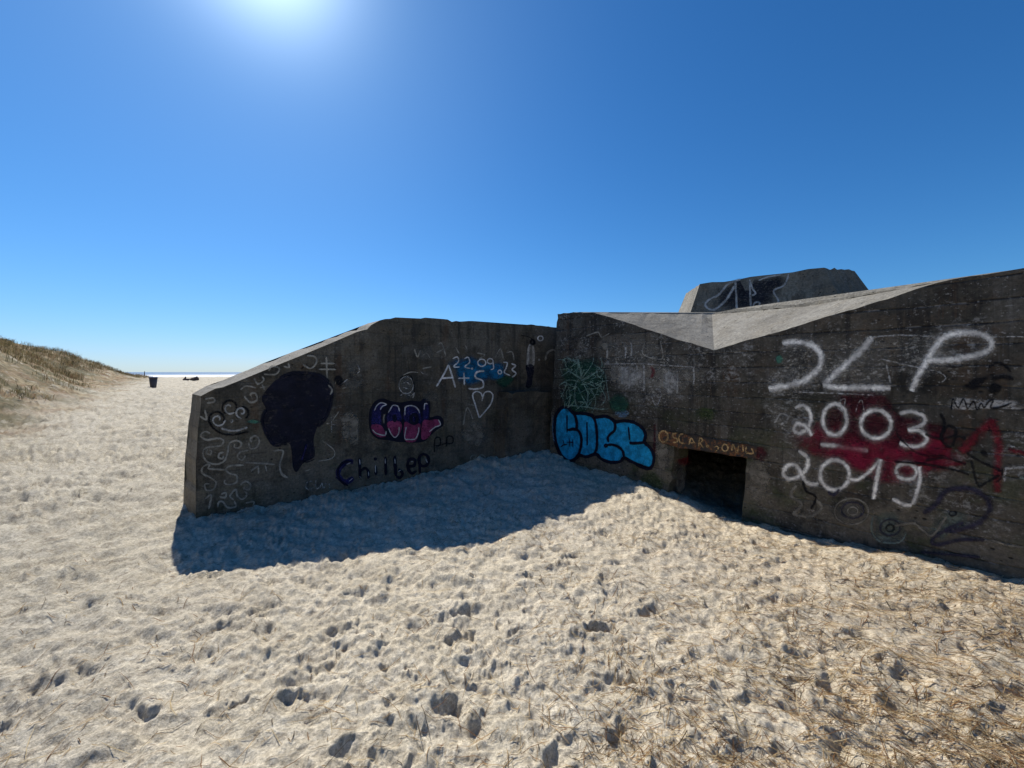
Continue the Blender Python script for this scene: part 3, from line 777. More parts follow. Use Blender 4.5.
for i in range(60):
    if i % 3:
        x_, y_, t_ = rt.uniform(312, 540), rt.uniform(298, 560), rt.uniform(0, 6.28); l_ = rt.uniform(14, 34); k_ = rt.uniform(-12, 12)
        g.stroke(zc((x_ - l_ * math.cos(t_), y_ - l_ * math.sin(t_)), (x_ + k_, y_ - k_), (x_ + l_ * math.cos(t_), y_ + l_ * math.sin(t_))), rt.uniform(.8, 1.5), PW_MINT); continue
    a_ = rt.uniform(0, 6.28); r0 = rt.uniform(8, 60); r1 = r0 + rt.uniform(30, 75); bx, by = 420 + rt.uniform(-40, 50), 420 + rt.uniform(-20, 50)
    b_ = a_ + rt.uniform(-.6, .6)
    g.stroke(zc((bx + r0 * math.cos(a_), by + r0 * math.sin(a_) * 1.1), (bx + .5 * (r0 + r1) * math.cos(.5 * (a_ + b_)) + rt.uniform(-14, 14), by + .55 * (r0 + r1) * math.sin(.5 * (a_ + b_))), (bx + r1 * math.cos(b_), by + r1 * math.sin(b_) * 1.1)), rt.uniform(.8, 1.6), PW_MINT)
g.circle(zc((610, 530))[0], 9, 8, 2.4, PW_MOSS); g.haze(zc((580, 570), (640, 560), (665, 580), (640, 605), (600, 600)), PW_LBLUE)
g.haze(zc((560, 500), (620, 480), (665, 530), (640, 580), (570, 570)), PW_GREEN)
g.done('graffiti', front, 'green leafy tag with mint lines above the blue letters')

g = Graf(PF)
# the blue bubble word
body = zd((45, 250), (60, 180), (110, 120), (165, 115), (215, 165), (300, 170), (380, 185), (425, 205), (520, 200), (585, 230), (620, 250), (700, 240), (790, 260), (860, 310), (890, 370),
          (880, 440), (930, 490), (965, 560), (960, 640), (925, 680), (850, 660), (760, 620), (690, 585), (650, 620), (560, 625), (480, 595), (425, 550), (340, 575), (275, 560), (240, 590), (175, 615), (110, 570), (65, 480), (42, 370))
g.fill(body, PW_BLUE)
w = 3.4; NV = PW_NAVY
g.stroke(body, 4.0, NV, closed=True)
g.stroke(zd((200, 150), (235, 200), (248, 260), (244, 318), (215, 322), (165, 325)), w, NV); g.stroke(zd((158, 185), (158, 250), (160, 350)), 1.9, NV)
g.stroke(zd((165, 330), (215, 315), (265, 335), (290, 390), (290, 460), (270, 540), (235, 595)), w, NV)
g.stroke(zd((225, 168), (300, 172), (375, 190), (415, 230), (432, 310), (438, 420), (430, 510), (400, 555)), w, NV); g.stroke(zd((343, 250), (345, 350), (346, 470)), 1.9, NV)
g.stroke(zd((575, 225), (605, 270), (600, 330), (560, 365), (538, 400), (545, 440)), w, NV); g.stroke(zd((520, 470), (570, 462), (630, 480), (675, 520), (688, 575)), w, NV)
g.circle(zd((520, 472))[0], 1.2, 1.2, 2.4, NV)
g.stroke(zd((728, 295), (735, 350), (740, 420)), 1.9, NV); g.stroke(zd((738, 445), (780, 450), (850, 445), (890, 430)), 4.0, NV); g.stroke(zd((740, 440), (755, 460)), 3.0, NV)
g.stroke(zd((100, 485), (125, 465), (160, 462)), 1.8, NV); g.stroke(zd((160, 440), (200, 440), (220, 450)), 1.2, NV); g.stroke(zd((180, 400), (182, 480)), 1.0, NV); g.stroke(zd((210, 410), (212, 490)), 1.0, NV); g.stroke(zd((120, 420), (135, 470)), 1.0, NV)
g.stroke(zd((110, 590), (170, 630), (235, 610)), 3.4, NV); g.stroke(zd((800, 650), (900, 690), (950, 680)), 3.2, NV)
g.stroke(zd((30, 200), (25, 320), (40, 440)), 1.5, PW_LBLUE)
g.done('graffiti', front, 'bright blue bubble letters COLC with navy outlines left of the doorway')

zf = Z(640, 400, 160 / 1024)
def one_stain(fn, name, label):
    g = Graf(PF); fn(g); g.done(name, front, label)
one_stain(lambda g: g.haze(zf((0, 480), (60, 440), (140, 500), (150, 580), (90, 620), (10, 580)), PW_MOSS), 'algae_stain', 'green algae stain beside the foot of the doorway')
one_stain(lambda g: g.haze(zf((340, 60), (420, 40), (500, 70), (480, 130), (380, 130)), PW_MOSS), 'algae_stain', 'small green algae stain above the lintel')
one_stain(lambda g: g.haze(zf((100, 220), (150, 210), (190, 300), (180, 450), (130, 480), (100, 350)), PW_BEIGE), 'pale_stain', 'pale stain on the left door post')
one_stain(lambda g: g.haze(zf((700, 390), (800, 380), (840, 460), (820, 620), (720, 680), (680, 560)), PW_BEIGE), 'pale_stain', 'pale stain on the right door post')
one_stain(lambda g: g.stroke(zf((95, 150), (92, 280), (88, 340)), 4, PW_MAROON), 'maroon_mark', 'maroon upright mark left of the lintel')
one_stain(lambda g: g.haze(zf((720, 300), (800, 290), (830, 340), (780, 400), (720, 370)), PW_MAROON), 'maroon_mark', 'maroon patch at the right end of the lintel')
one_stain(lambda g: g.stroke(zf((860, 150), (900, 90), (950, 110), (900, 160)), 3, PW_SMEAR), 'pale_stain', 'pale smear left of the date 2003')
one_stain(lambda g: g.haze(Z(660, 250, 240 / 1024)((490, 460), (515, 445), (530, 470), (505, 490)), PW_TEAL), 'paint_spot', 'green paint spot beside the letter J')

PLf = Plane(PL.p, nF); g = Graf(PLf); zl = Z(640, 415, 128 / 1024)
CM = PW_CREAM
g.circle(zl((188, 172))[0], 4.6, 5.6, 2.9, CM); g.stroke(zl((195, 195), (215, 225)), 2.6, CM)
g.stroke(zl((300, 145), (265, 150), (268, 180), (298, 190), (295, 218), (258, 218)), 2.8, CM); g.stroke(zl((352, 150), (318, 160), (312, 200), (330, 225), (358, 222)), 2.8, CM)
g.stroke(zl((390, 240), (410, 185), (440, 235)), 2.6, CM); g.stroke(zl((395, 222), (435, 222)), 1.9, CM)
g.stroke(zl((470, 255), (478, 185), (502, 200), (480, 225), (510, 262)), 2.6, CM); g.circle(zl((540, 248))[0], .8, .8, 2.6, CM)
g.stroke(zl((590, 262), (610, 250), (628, 265), (608, 290)), 2.3, CM)
g.circle(zl((680, 262))[0], 3.0, 3.4, 2.6, CM); g.stroke(zl((735, 290), (742, 235), (775, 300), (790, 240)), 2.6, CM)
g.stroke(zl((822, 235), (826, 295)), 2.6, CM); g.stroke(zl((850, 250), (850, 300), (905, 305), (890, 265)), 2.6, CM)
g.done('lettering', lintel, 'cream marker letters along the rusty lintel')

# red paint inside the door's left reveal
hL = PF.hit(672, 450); PJ = Plane(hL - DF * .012, DF)
g = Graf(PJ); g.haze([(675, 452), (684, 450), (690, 454), (690, 466), (680, 466), (675, 460)], PW_RED2); g.haze([(676, 468), (682, 464), (686, 480), (684, 494), (677, 494)], PW_BEIGE)
g.done('paint_patch', front, 'red paint inside the doorway reveal')

# ------------------------------------------------------------------ writing on the wing wall
ze = Z(195, 395, 100 / 614); zg = Z(350, 310, 200 / 1024); zh = Z(360, 390, 90 / 1024); zi = Z(320, 440, 180 / 1024); zj = Z(170, 300, 200 / 1024)
g = Graf(PW)
for c_, r, st, dr in (((212, 78), 42, 150, 1), ((290, 112), 36, 90, -1), ((132, 150), 44, 20, 1)):
    cc = ze(c_)[0]; g.circle(cc, r * .163 * 1.05, r * .163 * 1.05, 3.6, PW_BLACK, 120, 420)
g.spiral(ze((212, 78))[0], 7.0, .8, 3.0, PW_CHALK, 330, -1); g.spiral(ze((285, 105))[0], 6.5, 1.1, 3.0, PW_CHALK, 120, -1); g.spiral(ze((140, 150))[0], 7.6, 1.1, 3.0, PW_CHALK, 40, -1, )
g.stroke(ze((90, 180), (140, 225), (220, 245), (330, 225)), 3.4, PW_BLACK)
g.stroke(ze((160, 205), (210, 218), (260, 218), (322, 198)), 3.4, PW_CHALK); g.circle(ze((225, 160))[0], 1, 1, 2, PW_WORN)
g.haze(ze((310, 165), (360, 148), (410, 165), (370, 180)), PW_TEAL)
g.done('graffiti', wing, 'pale swirl eyed face with black outlines near the low end of the wing wall')
g = Graf(PW); FW = PW_FAINT; w = 2.7
def S(*p): g.stroke(ze(*p), w, FW)
S((95, 235), (60, 225), (35, 250), (70, 275), (140, 265), (175, 280), (160, 310), (110, 318), (60, 330), (50, 370), (75, 410), (130, 425), (180, 405), (200, 350), (210, 300), (250, 280), (285, 295), (270, 325), (240, 320), (245, 300))
S((85, 345), (100, 340), (95, 365), (70, 355), (80, 330)); S((180, 350), (150, 360), (145, 385), (170, 390), (175, 370))
S((350, 290), (340, 270), (370, 250), (395, 280), (380, 320), (340, 330), (330, 290)); S((330, 340), (280, 350), (260, 380), (290, 400), (310, 370))
S((190, 460), (110, 455), (80, 450), (90, 425), (50, 440), (45, 480), (100, 510), (130, 540), (110, 580), (70, 585), (60, 550), (95, 545))
S((300, 430), (220, 435), (190, 455), (210, 480), (255, 495), (255, 535), (210, 550), (180, 540), (185, 520)); S((275, 555), (310, 530), (340, 550), (330, 580), (300, 575), (310, 560))
S((300, 590), (320, 610), (290, 640), (260, 620), (250, 580), (215, 620), (240, 645)); S((140, 690), (145, 660), (170, 655), (200, 690), (250, 685), (240, 650)); S((60, 640), (100, 615), (85, 700))
S((310, 665), (360, 655), (350, 690), (315, 690)); S((160, 610), (190, 600), (185, 630), (150, 625)); S((70, 50), (120, 40), (110, 20), (60, 25)); S((30, 130), (70, 150), (60, 90))
S((305, 415), (490, 425)); S((340, 470), (385, 440), (390, 485)); S((430, 430), (440, 470)); S((480, 345), (540, 345), (520, 430), (535, 490), (570, 505))
g.stroke(ze((520, 420), (525, 470), (560, 500)), 2.0, FW)
S((300, 5), (340, 45), (380, 30), (370, -10), (340, -5), (350, 15))
def Sj(*p): g.stroke(zj(*p), 2.4, FW)
Sj((430, 400), (450, 430), (480, 410), (470, 390)); Sj((480, 380), (540, 380), (560, 350), (520, 340), (505, 365)); Sj((580, 340), (610, 345), (605, 325)); Sj((680, 330), (720, 350), (750, 320), (740, 290), (700, 285))
Sj((360, 460), (390, 440), (440, 450)); Sj((760, 355), (850, 355)); Sj((770, 325), (845, 325)); Sj((800, 290), (805, 400)); Sj((470, 430), (485, 460)); Sj((460, 450), (495, 445))
g.done('graffiti', wing, 'faint pale curls drawn all over the low end of the wing wall')

g = Graf(PW)
g.fill(zj((560, 400), (620, 375), (700, 378), (770, 390), (815, 430), (825, 510), (805, 590), (770, 620), (750, 660), (735, 720), (740, 800), (690, 830), (670, 850), (650, 880), (630, 860), (615, 740), (570, 735), (515, 740), (505, 700), (480, 670), (470, 610), (490, 560), (470, 500), (520, 430)), PW_PORT)
g.stroke(zj((560, 400), (640, 372), (770, 388), (822, 440), (826, 520), (800, 600), (755, 650)), 5, PW_PORT); g.stroke(zj((490, 560), (470, 620), (500, 700), (540, 745), (600, 735)), 4, PW_PORT)
g.stroke(zj((675, 820), (690, 770), (700, 740)), 1.6, PW_INDIGO)
g.stroke(zj((660, 820), (700, 830), (740, 815)), 1.6, PW_PORT)
g.done('graffiti', wing, 'dark navy silhouette of a head with full hair')

g = Graf(PW)
g.haze(zj((860, 430), (920, 390), (970, 400), (1000, 430), (960, 460), (880, 460)), PW_GREYH); g.haze(zj((900, 340), (940, 290), (975, 330), (960, 390), (910, 390)), PW_GREYH)
g.stroke(zj((960, 330), (970, 360), (955, 380)), 1.8, PW_WORN); g.stroke(zj((860, 440), (885, 425), (910, 405)), 2, PW_WORN); g.stroke(zj((810, 435), (830, 460), (820, 485)), 2.4, PW_FAINT); g.stroke(zj((845, 430), (855, 400)), 2, PW_FAINT); g.stroke(zj((880, 455), (905, 445)), 2, PW_FAINT)
g.stroke(zj((800, 632), (850, 640)), 1.4, PW_WORN); g.stroke(zj((825, 590), (828, 680)), 1.4, PW_WORN); g.stroke(zj((830, 620), (865, 570)), 1.2, PW_FAINT)
g.haze(zj((870, 600), (900, 560), (960, 570), (970, 640), (930, 720), (880, 720)), PW_BEIGE)
g.haze(zj((830, 405), (870, 380), (900, 420), (870, 450)), PW_BLACKH)
g.stroke(zj((780, 720), (840, 770), (830, 810), (760, 825)), 1.5, PW_FAINT)
g.done('graffiti', wing, 'small pale crosses and smudges beside the navy head')

g = Graf(PW); zk = Z(170, 400, 200 / 1024); w = 1.6
g.stroke(zk((730, 415), (705, 420), (695, 445), (712, 460), (735, 450)), w, PW_WORN); g.stroke(zk((748, 405), (745, 435), (752, 455), (765, 445)), w, PW_WORN)
g.stroke(zk((768, 450), (778, 425), (785, 455)), w, PW_WORN); g.stroke(zk((788, 455), (800, 425), (815, 432), (818, 455)), w, PW_WORN)
g.stroke(zk((690, 365), (720, 355)), 1.5, PW_FAINT)
g.stroke(zi((860, 118), (858, 95), (880, 85), (888, 100), (868, 108)), 1.4, PW_FAINT); g.stroke(zi((900, 112), (905, 92), (925, 85), (940, 98), (935, 108)), 1.4, PW_FAINT)
g.done('graffiti', wing, 'small white scrawled letters low on the wing wall')

g = Graf(PW)
blob = zh((110, 230), (170, 130), (260, 95), (330, 120), (400, 135), (480, 140), (580, 120), (680, 130), (720, 100), (790, 110), (800, 220), (795, 310), (880, 290), (940, 320), (950, 400), (880, 450), (800, 520), (740, 580), (640, 600), (520, 595), (420, 590), (320, 570), (200, 555), (120, 480), (100, 350))
g.fill(blob, PW_NAVY)
g.fill(zh((150, 220), (240, 140), (300, 170), (240, 240), (235, 400), (135, 395)), PW_INDIGO); g.fill(zh((135, 395), (235, 400), (285, 480), (290, 530), (200, 530), (135, 460)), PW_MAG)
g.fill(zh((320, 260), (380, 175), (440, 190), (460, 260), (465, 360), (315, 360)), PW_INDIGO); g.fill(zh((315, 365), (465, 365), (460, 480), (395, 545), (335, 470)), PW_MAG)
g.fill(zh((510, 200), (590, 175), (660, 210), (690, 280), (690, 380), (510, 360)), PW_INDIGO); g.fill(zh((510, 365), (600, 400), (685, 385), (670, 500), (620, 590), (510, 570)), PW_MAG)
g.circle(zh((615, 330))[0], 3.2, 4.5, 4, PW_NAVY); g.circle(zh((395, 320))[0], 1.2, 3, 2.5, PW_NAVY)
g.fill(zh((725, 180), (775, 150), (775, 340), (715, 350)), PW_INDIGO); g.fill(zh((715, 355), (790, 345), (890, 335), (915, 390), (830, 450), (780, 540), (700, 555)), PW_MAG)
WF = PW_WHITE = paint('dulled_white_spray', (.50, .49, .50), .55, .12)
g.stroke(zh((165, 235), (190, 180), (240, 145), (300, 165), (255, 185), (230, 225)), 1.5, WF); g.stroke(zh((140, 450), (190, 495), (285, 515), (295, 465)), 1.6, WF)
g.stroke(zh((320, 260), (345, 220), (375, 175), (430, 185), (450, 245)), 1.5, WF); g.stroke(zh((325, 435), (355, 500), (400, 540), (440, 490), (445, 420)), 1.3, WF)
g.stroke(zh((512, 285), (515, 200), (560, 178), (620, 185), (660, 220), (680, 265)), 1.6, WF); g.stroke(zh((525, 420), (510, 550), (560, 562), (630, 555), (665, 480), (668, 420)), 1.5, WF)
g.stroke(zh((730, 225), (738, 155), (772, 160)), 1.5, WF); g.stroke(zh((790, 475), (850, 425), (915, 395), (890, 335)), 1.5, WF)
g.stroke(zh((285, 270), (270, 320), (275, 385)), 2.6, PW_GREY)
g.done('graffiti', wing, 'indigo and magenta bubble letters COOL with pale highlights')

g = Graf(PW); NV = PW_NAVY
g.stroke(zi((190, 125), (150, 125), (110, 165), (105, 205), (145, 240), (190, 215)), 5.6, PW_INDIGO, taper=.1); g.stroke(zi((180, 122), (130, 130), (100, 180), (120, 235), (160, 260)), 2.6, NV)
g.stroke(zi((225, 105), (228, 215)), 4, NV); g.stroke(zi((228, 180), (255, 160), (275, 180), (275, 220)), 3.6, NV); g.stroke(zi((318, 150), (318, 200)), 3.6, NV); g.circle(zi((315, 108))[0], .8, .8, 2, NV)
g.stroke(zi((372, 95), (375, 200)), 3.6, NV); g.stroke(zi((425, 90), (428, 150), (432, 205)), 4, NV); g.stroke(zi((432, 205), (455, 215), (470, 190), (445, 165)), 3.4, NV)
g.stroke(zi((500, 150), (535, 145), (540, 115), (510, 110), (498, 150), (520, 190), (550, 175)), 3.6, NV); g.circle(zi((590, 115))[0], 5, 6, 3.4, NV); g.stroke(zi((565, 90), (568, 190)), 3, NV)
for a in (((150, 140), (175, 128)), ((225, 110), (228, 140)), ((315, 140), (316, 185)), ((370, 105), (372, 135)), ((425, 105), (428, 135)), ((165, 235), (185, 218)), ((515, 125), (530, 120)), ((275, 180), (278, 205)), ((600, 105), (612, 130)), ((225, 205), (232, 215)), ((445, 180), (460, 170))):
    g.stroke(zi(*a), 1.3, WF)
g.done('graffiti', wing, 'navy handwritten word beginning Chil with thin white highlights at the sand line')

g = Graf(PW)
g.stroke(zg((432, 730), (435, 660), (460, 655), (462, 690), (438, 695)), 2.2, PW_BLACK); g.stroke(zg((495, 700), (498, 650), (525, 650), (525, 680), (500, 685)), 2.2, PW_BLACK); g.stroke(zg((465, 690), (500, 680)), 1.8, PW_BLACK)
g.done('graffiti', wing, 'small black letters PP right of the navy handwritten word')

g = Graf(PW)
g.haze(zg((255, 350), (290, 330), (330, 350), (335, 430), (300, 465), (255, 440)), PW_GREYH)
g.circle(zg((288, 385))[0], 7.2, 8.6, 1.6, PW_WORN); g.stroke(zg((262, 380), (290, 370), (310, 385)), 1.4, PW_WORN); g.stroke(zg((270, 395), (300, 405)), 1.3, PW_WORN); g.stroke(zg((255, 440), (285, 425), (310, 440), (330, 425), (320, 455)), 1.6, PW_WORN)
g.stroke(zg((255, 350), (300, 330), (325, 370), (330, 420)), 1.8, PW_BLACK); g.stroke(zg((360, 315), (380, 330)), 1.8, PW_WORN)
g.stroke(zg((270, 335), (310, 318), (350, 320)), 1.4, PW_FAINT)
g.done('graffiti', wing, 'small pale scribbled face above the word COOL')

g = Graf(PW)
g.haze(zg((500, 270), (560, 240), (620, 230), (700, 270), (800, 270), (800, 340), (700, 370), (600, 390), (540, 350)), PW_CYAN); g.haze(zg((540, 290), (620, 260), (680, 300), (640, 370), (560, 360)), PW_CYAN); g.haze(zg((690, 310), (780, 290), (800, 340), (740, 360)), PW_CYAN)
g.haze(zg((740, 370), (800, 330), (850, 350), (800, 400)), PW_GREEN)
w = 2.3; WF2 = PW_WORN2 = paint('chalky_white_spray', (.62, .62, .60), .55, .2)
g.stroke(zg((443, 392), (480, 330), (505, 280)), w, WF2); g.stroke(zg((505, 282), (522, 335), (540, 398)), w, WF2); g.stroke(zg((465, 350), (530, 345)), w, WF2)
g.stroke(zg((553, 350), (612, 348)), 2, WF2); g.stroke(zg((583, 320), (586, 385)), 2, WF2)
g.stroke(zg((688, 312), (650, 318), (642, 345), (678, 362), (680, 395), (640, 405), (605, 402)), w, WF2)
g.stroke(zg((525, 250), (550, 240), (555, 265), (530, 290), (562, 292)), 1.7, WF2); g.stroke(zg((585, 250), (605, 242), (612, 268), (588, 290), (618, 300)), 1.7, WF2); g.circle(zg((625, 300))[0], .6, .6, 1.4, WF2)
g.circle(zg((675, 270))[0], 4, 3.6, 1.6, WF2); g.circle(zg((718, 262))[0], 2.8, 2.6, 1.6, WF2); g.stroke(zg((732, 265), (735, 300), (720, 305)), 1.6, WF2); g.circle(zg((680, 312))[0], .6, .6, 1.4, WF2); g.circle(zg((767, 318))[0], 1.8, 2, 1.6, WF2)
g.stroke(zg((785, 268), (805, 270), (800, 295), (790, 320), (820, 335)), 1.8, WF2); g.stroke(zg((825, 275), (848, 285), (830, 305), (850, 325), (830, 345)), 2.2, WF2)
g.done('graffiti', wing, 'white letters A plus S and a date over a blue blot')
g = Graf(PW)
g.stroke(zg((675, 468), (688, 425), (715, 418), (732, 440), (715, 490), (662, 552)), 1.8, WF2); g.stroke(zg((662, 552), (640, 480), (628, 435), (645, 418), (670, 425), (680, 450)), 1.8, WF2)
g.done('graffiti', wing, 'thin white heart drawn under the letters A plus S')
g = Graf(PW)
for a in (((330, 200), (345, 240), (360, 205)), ((370, 240), (390, 220), (410, 245)), ((450, 180), (470, 170), (490, 235)), ((440, 220), (480, 200)), ((540, 190), (560, 225)), ((590, 180), (600, 200)), ((650, 220), (690, 230), (660, 250)), ((740, 250), (770, 200), (785, 250)), ((800, 220), (830, 215), (840, 260)), ((370, 300), (420, 290)), ((580, 590), (600, 500), (630, 560)), ((600, 480), (640, 490))):
    g.stroke(zg(*a), 2.0, PW_FAINT)
g.haze(zg((330, 200), (420, 190), (440, 240), (360, 260)), PW_GREYH); g.haze(zg((580, 590), (680, 560), (700, 650), (640, 720), (570, 660)), PW_BEIGE); g.haze(zg((360, 420), (450, 430), (450, 470), (380, 470)), PW_GREYH)
g.haze(zg((0, 520), (40, 540), (45, 680), (0, 700)), PW_BEIGE)
g.done('graffiti', wing, 'faint grey tags high on the wing wall')
g = Graf(PW)
g.fill(zg((910, 195), (926, 172), (944, 198), (942, 285), (906, 285)), PW_CHALK); g.stroke(zg((926, 180), (926, 280)), 4.5, PW_GREY); g.fill(zg((900, 285), (942, 285), (935, 350), (925, 395), (900, 395), (908, 340)), PW_PORT)
g.circle(zg((935, 165))[0], 2.0, 2.2, 3.6, PW_BLACK); g.stroke(zg((875, 130), (920, 140), (945, 165)), 1.4, PW_BLACK)
g.done('graffiti', wing, 'small painted standing figure with pale top and dark legs')
g = Graf(PW)
g.circle(zg((975, 145))[0], 2.6, 2.4, 1.7, WF2); g.stroke(zg((1000, 260), (1010, 220), (1040, 205), (1060, 215)), 3, PW_FAINT); g.circle(zg((968, 255))[0], .6, .6, 1.4, PW_WORN)
g.done('graffiti', wing, 'small white ring beside the painted figure')

# ------------------------------------------------------------------ sand
def sand_material():
    m, nt, out = new_mat('dry_sand'); n = N(nt)
    geo = n.n('ShaderNodeNewGeometry'); P = geo.outputs['Position']
    sep = n.n('ShaderNodeSeparateXYZ'); nt.links.new(P, sep.inputs[0])
    big = n.noise(P, .35, 4, .55); mid = n.noise(P, 3.2, 6, .65); fin = n.noise(P, 60, 6, .7); gr = n.noise(P, 420, 3, .7)
    c = n.mix(n.ramp(mid, .35, .7), (.49, .437, .335), (.61, .553, .440))
    c = n.mix(n.math('MULTIPLY', n.ramp(big, .4, .7), .5), c, (.40, .375, .33))
    c = n.mix(n.math('MULTIPLY', n.ramp(sep.outputs['X'], -.8, -4.5), .75), c, n.mix(n.ramp(mid, .40, .60), (.34, .312, .250), (.45, .416, .335)))
    # warmer, straw-strewn sand to the right
    warm = n.math('MULTIPLY', n.ramp(sep.outputs['X'], -.5, 3.2), n.ramp(sep.outputs['Y'], 7, 2))
    c = n.mix(n.math('MULTIPLY', warm, n.math('MULTIPLY', n.ramp(mid, .3, .6), .48)), c, (.46, .36, .235))
    fib = n.noise(n.scale(P, (14, 70, 14), (0, 0, 0), (0, 0, .6)), 1.0, 6, .7, .6)
    c = n.mix(n.math('MULTIPLY', n.math('MULTIPLY', n.ramp(fib, .52, .66), n.math('ADD', warm, .15)), .55), c, (.22, .135, .065))
    c = n.mix(n.math('MULTIPLY', n.ramp(fin, .54, .66), .30), c, (.22, .18, .13))
    sp = n.noise(P, 11, 6, .75)
    c = n.mix(n.math('MULTIPLY', n.ramp(sp, .54, .62), .42), c, (.24, .20, .155))
    grit = n.noise(P, 85, 5, .8); clod = n.noise(P, 30, 7, .75)
    c = n.mix(.85, c, n.mix(n.ramp(grit, .34, .66), (.74, .72, .69), (1.46, 1.46, 1.46)), 'MULTIPLY')
    c = n.mix(.7, c, n.mix(n.ramp(clod, .36, .62), (.74, .71, .67), (1.34, 1.34, 1.34)), 'MULTIPLY')
    c = n.mix(.4, c, n.mix(gr, (.55, .55, .55), (1.4, 1.4, 1.4)), 'MULTIPLY')
    # dune: dry grass litter, reddish and olive ground between the tufts
    u = n.math('ADD', n.math('MULTIPLY', sep.outputs['X'], U[0]), n.math('MULTIPLY', sep.outputs['Y'], U[1]))
    v = n.math('ADD', n.math('MULTIPLY', sep.outputs['X'], V2[0]), n.math('MULTIPLY', sep.outputs['Y'], V2[1]))
    vv = n.math('ADD', v, n.math('MULTIPLY', n.math('SUBTRACT', n.noise(P, .5, 6, .7), .5), 5.0))
    d = n.math('MULTIPLY', n.ramp(vv, 1.8, 4.6), n.ramp(u, 6, 14))
    lit = n.noise(n.scale(P, (1, 1, 2)), 1.1, 7, .7)
    dc = n.mix(n.ramp(lit, .4, .6), (.20, .125, .065), (.32, .255, .15))
    dc = n.mix(n.ramp(n.noise(P, .45, 5, .6), .45, .6), dc, (.13, .112, .058))
    dc = n.mix(n.math('MULTIPLY', n.ramp(n.noise(P, 3.1, 6, .7), .5, .62), .6), dc, (.05, .045, .022))
    dd = n.math('MULTIPLY', d, n.ramp(n.noise(P, 1.6, 7, .7), .30, .46))
    c = n.mix(dd, c, dc)
    # damp darker sand towards the surf
    c = n.mix(n.math('MULTIPLY', n.ramp(u, 75, 140), .6), c, (.22, .19, .15))
    h = n.math('ADD', n.math('MULTIPLY', grit, 1.0), n.math('MULTIPLY', clod, 1.2)); h = n.math('ADD', h, n.math('MULTIPLY', gr, .25)); h = n.math('ADD', h, n.math('MULTIPLY', n.noise(P, 16, 6, .7), 1.6))
    b = n.n('ShaderNodeBump', Strength=.7, Distance=.022, Height=h)
    p = n.n('ShaderNodeBsdfPrincipled', Roughness=.95); p.inputs['Specular IOR Level'].default_value = .15
    nt.links.new(c, p.inputs['Base Color']); nt.links.new(b.outputs[0], p.inputs['Normal']); nt.links.new(p.outputs[0], out.inputs[0])
    return m

rs = list(np.linspace(.02, 1.2, 14)); d_ = 1.22
while d_ < 700:
    rs.append(d_); d_ += min(1.25 * d_ * d_ / 616.0, .0125 * d_ if d_ < 60 else .03 * d_)
rs = np.array(rs)
az = np.concatenate([np.radians(np.linspace(-62, 62, 1080)), np.radians(np.linspace(62, 298, 150)[1:-1])])
nr, na = len(rs), len(az)
Rg, Ag = np.meshgrid(rs, az, indexing='ij')
GX = (Rg * np.sin(Ag)).ravel(); GY = (Rg * np.cos(Ag)).ravel(); GZ = ground_z(GX, GY)
co = np.stack([GX, GY, GZ], 1).astype(np.float32)
idx = np.arange(nr * na).reshape(nr, na); nxt = np.roll(idx, -1, axis=1)
q = np.stack([idx[:-1], idx[1:], nxt[1:], nxt[:-1]], -1).reshape(-1, 4)
me = bpy.data.meshes.new('sand')
me.vertices.add(len(co)); me.vertices.foreach_set('co', co.ravel())
me.loops.add(q.size); me.loops.foreach_set('vertex_index', q.ravel().astype(np.int32))
me.polygons.add(len(q)); me.polygons.foreach_set('loop_start', np.arange(0, q.size, 4, dtype=np.int32)); me.polygons.foreach_set('loop_total', np.full(len(q), 4, np.int32))
me.update(calc_edges=True); me.validate()
me.polygons.foreach_set('use_smooth', np.ones(len(me.polygons), bool))
me.materials.append(sand_material())
sand = bpy.data.objects.new('sand', me); COL.objects.link(sand); tag(sand, 'pale trampled beach sand with footprints rising to a dune', 'sand', kind='structure')
up = sum((me.polygons[i].normal.z for i in range(5000, 5200)))
if up < 0: me.flip_normals()

# ------------------------------------------------------------------ sea
def sea_material():
    m, nt, out = new_mat('sea_water'); n = N(nt)
    geo = n.n('ShaderNodeNewGeometry'); P = geo.outputs['Position']
    sep = n.n('ShaderNodeSeparateXYZ'); nt.links.new(P, sep.inputs[0])
    u = n.math('ADD', n.math('MULTIPLY', sep.outputs['X'], U[0]), n.math('MULTIPLY', sep.outputs['Y'], U[1]))
    uu = n.math('ADD', u, n.math('MULTIPLY', n.math('SUBTRACT', n.noise(P, .012, 4, .6), .5), 120))
    w = n.noise(n.scale(P, (1, 1, 1)), .05, 5, .65)
    fo = n.math('MULTIPLY', n.ramp(uu, 760, 560), n.ramp(w, .36, .46))
    fo = n.math('MAXIMUM', fo, n.ramp(u, 330, 290))
    far = n.math('MULTIPLY', n.ramp(n.noise(P, .02, 5, .7), .57, .63), n.math('MULTIPLY', n.ramp(u, 2600, 700), .85))
    fo = n.math('MAXIMUM', fo, far)
    c = n.mix(fo, (.045, .13, .25), (.78, .80, .80))
    ro = n.math('ADD', n.math('MULTIPLY', fo, .3), .55)
    b = n.n('ShaderNodeBump', Strength=.5, Distance=1.0, Height=n.noise(P, .2, 6, .7))
    p = n.n('ShaderNodeBsdfPrincipled'); p.inputs['Specular IOR Level'].default_value = .04; nt.links.new(ro, p.inputs['Roughness']); nt.links.new(c, p.inputs['Base Color']); nt.links.new(b.outputs[0], p.inputs['Normal'])
    nt.links.new(p.outputs[0], out.inputs[0]); return m
bm = bmesh.new()
radii = [120, 300, 700, 2000, 6000, 30000]; prev = None
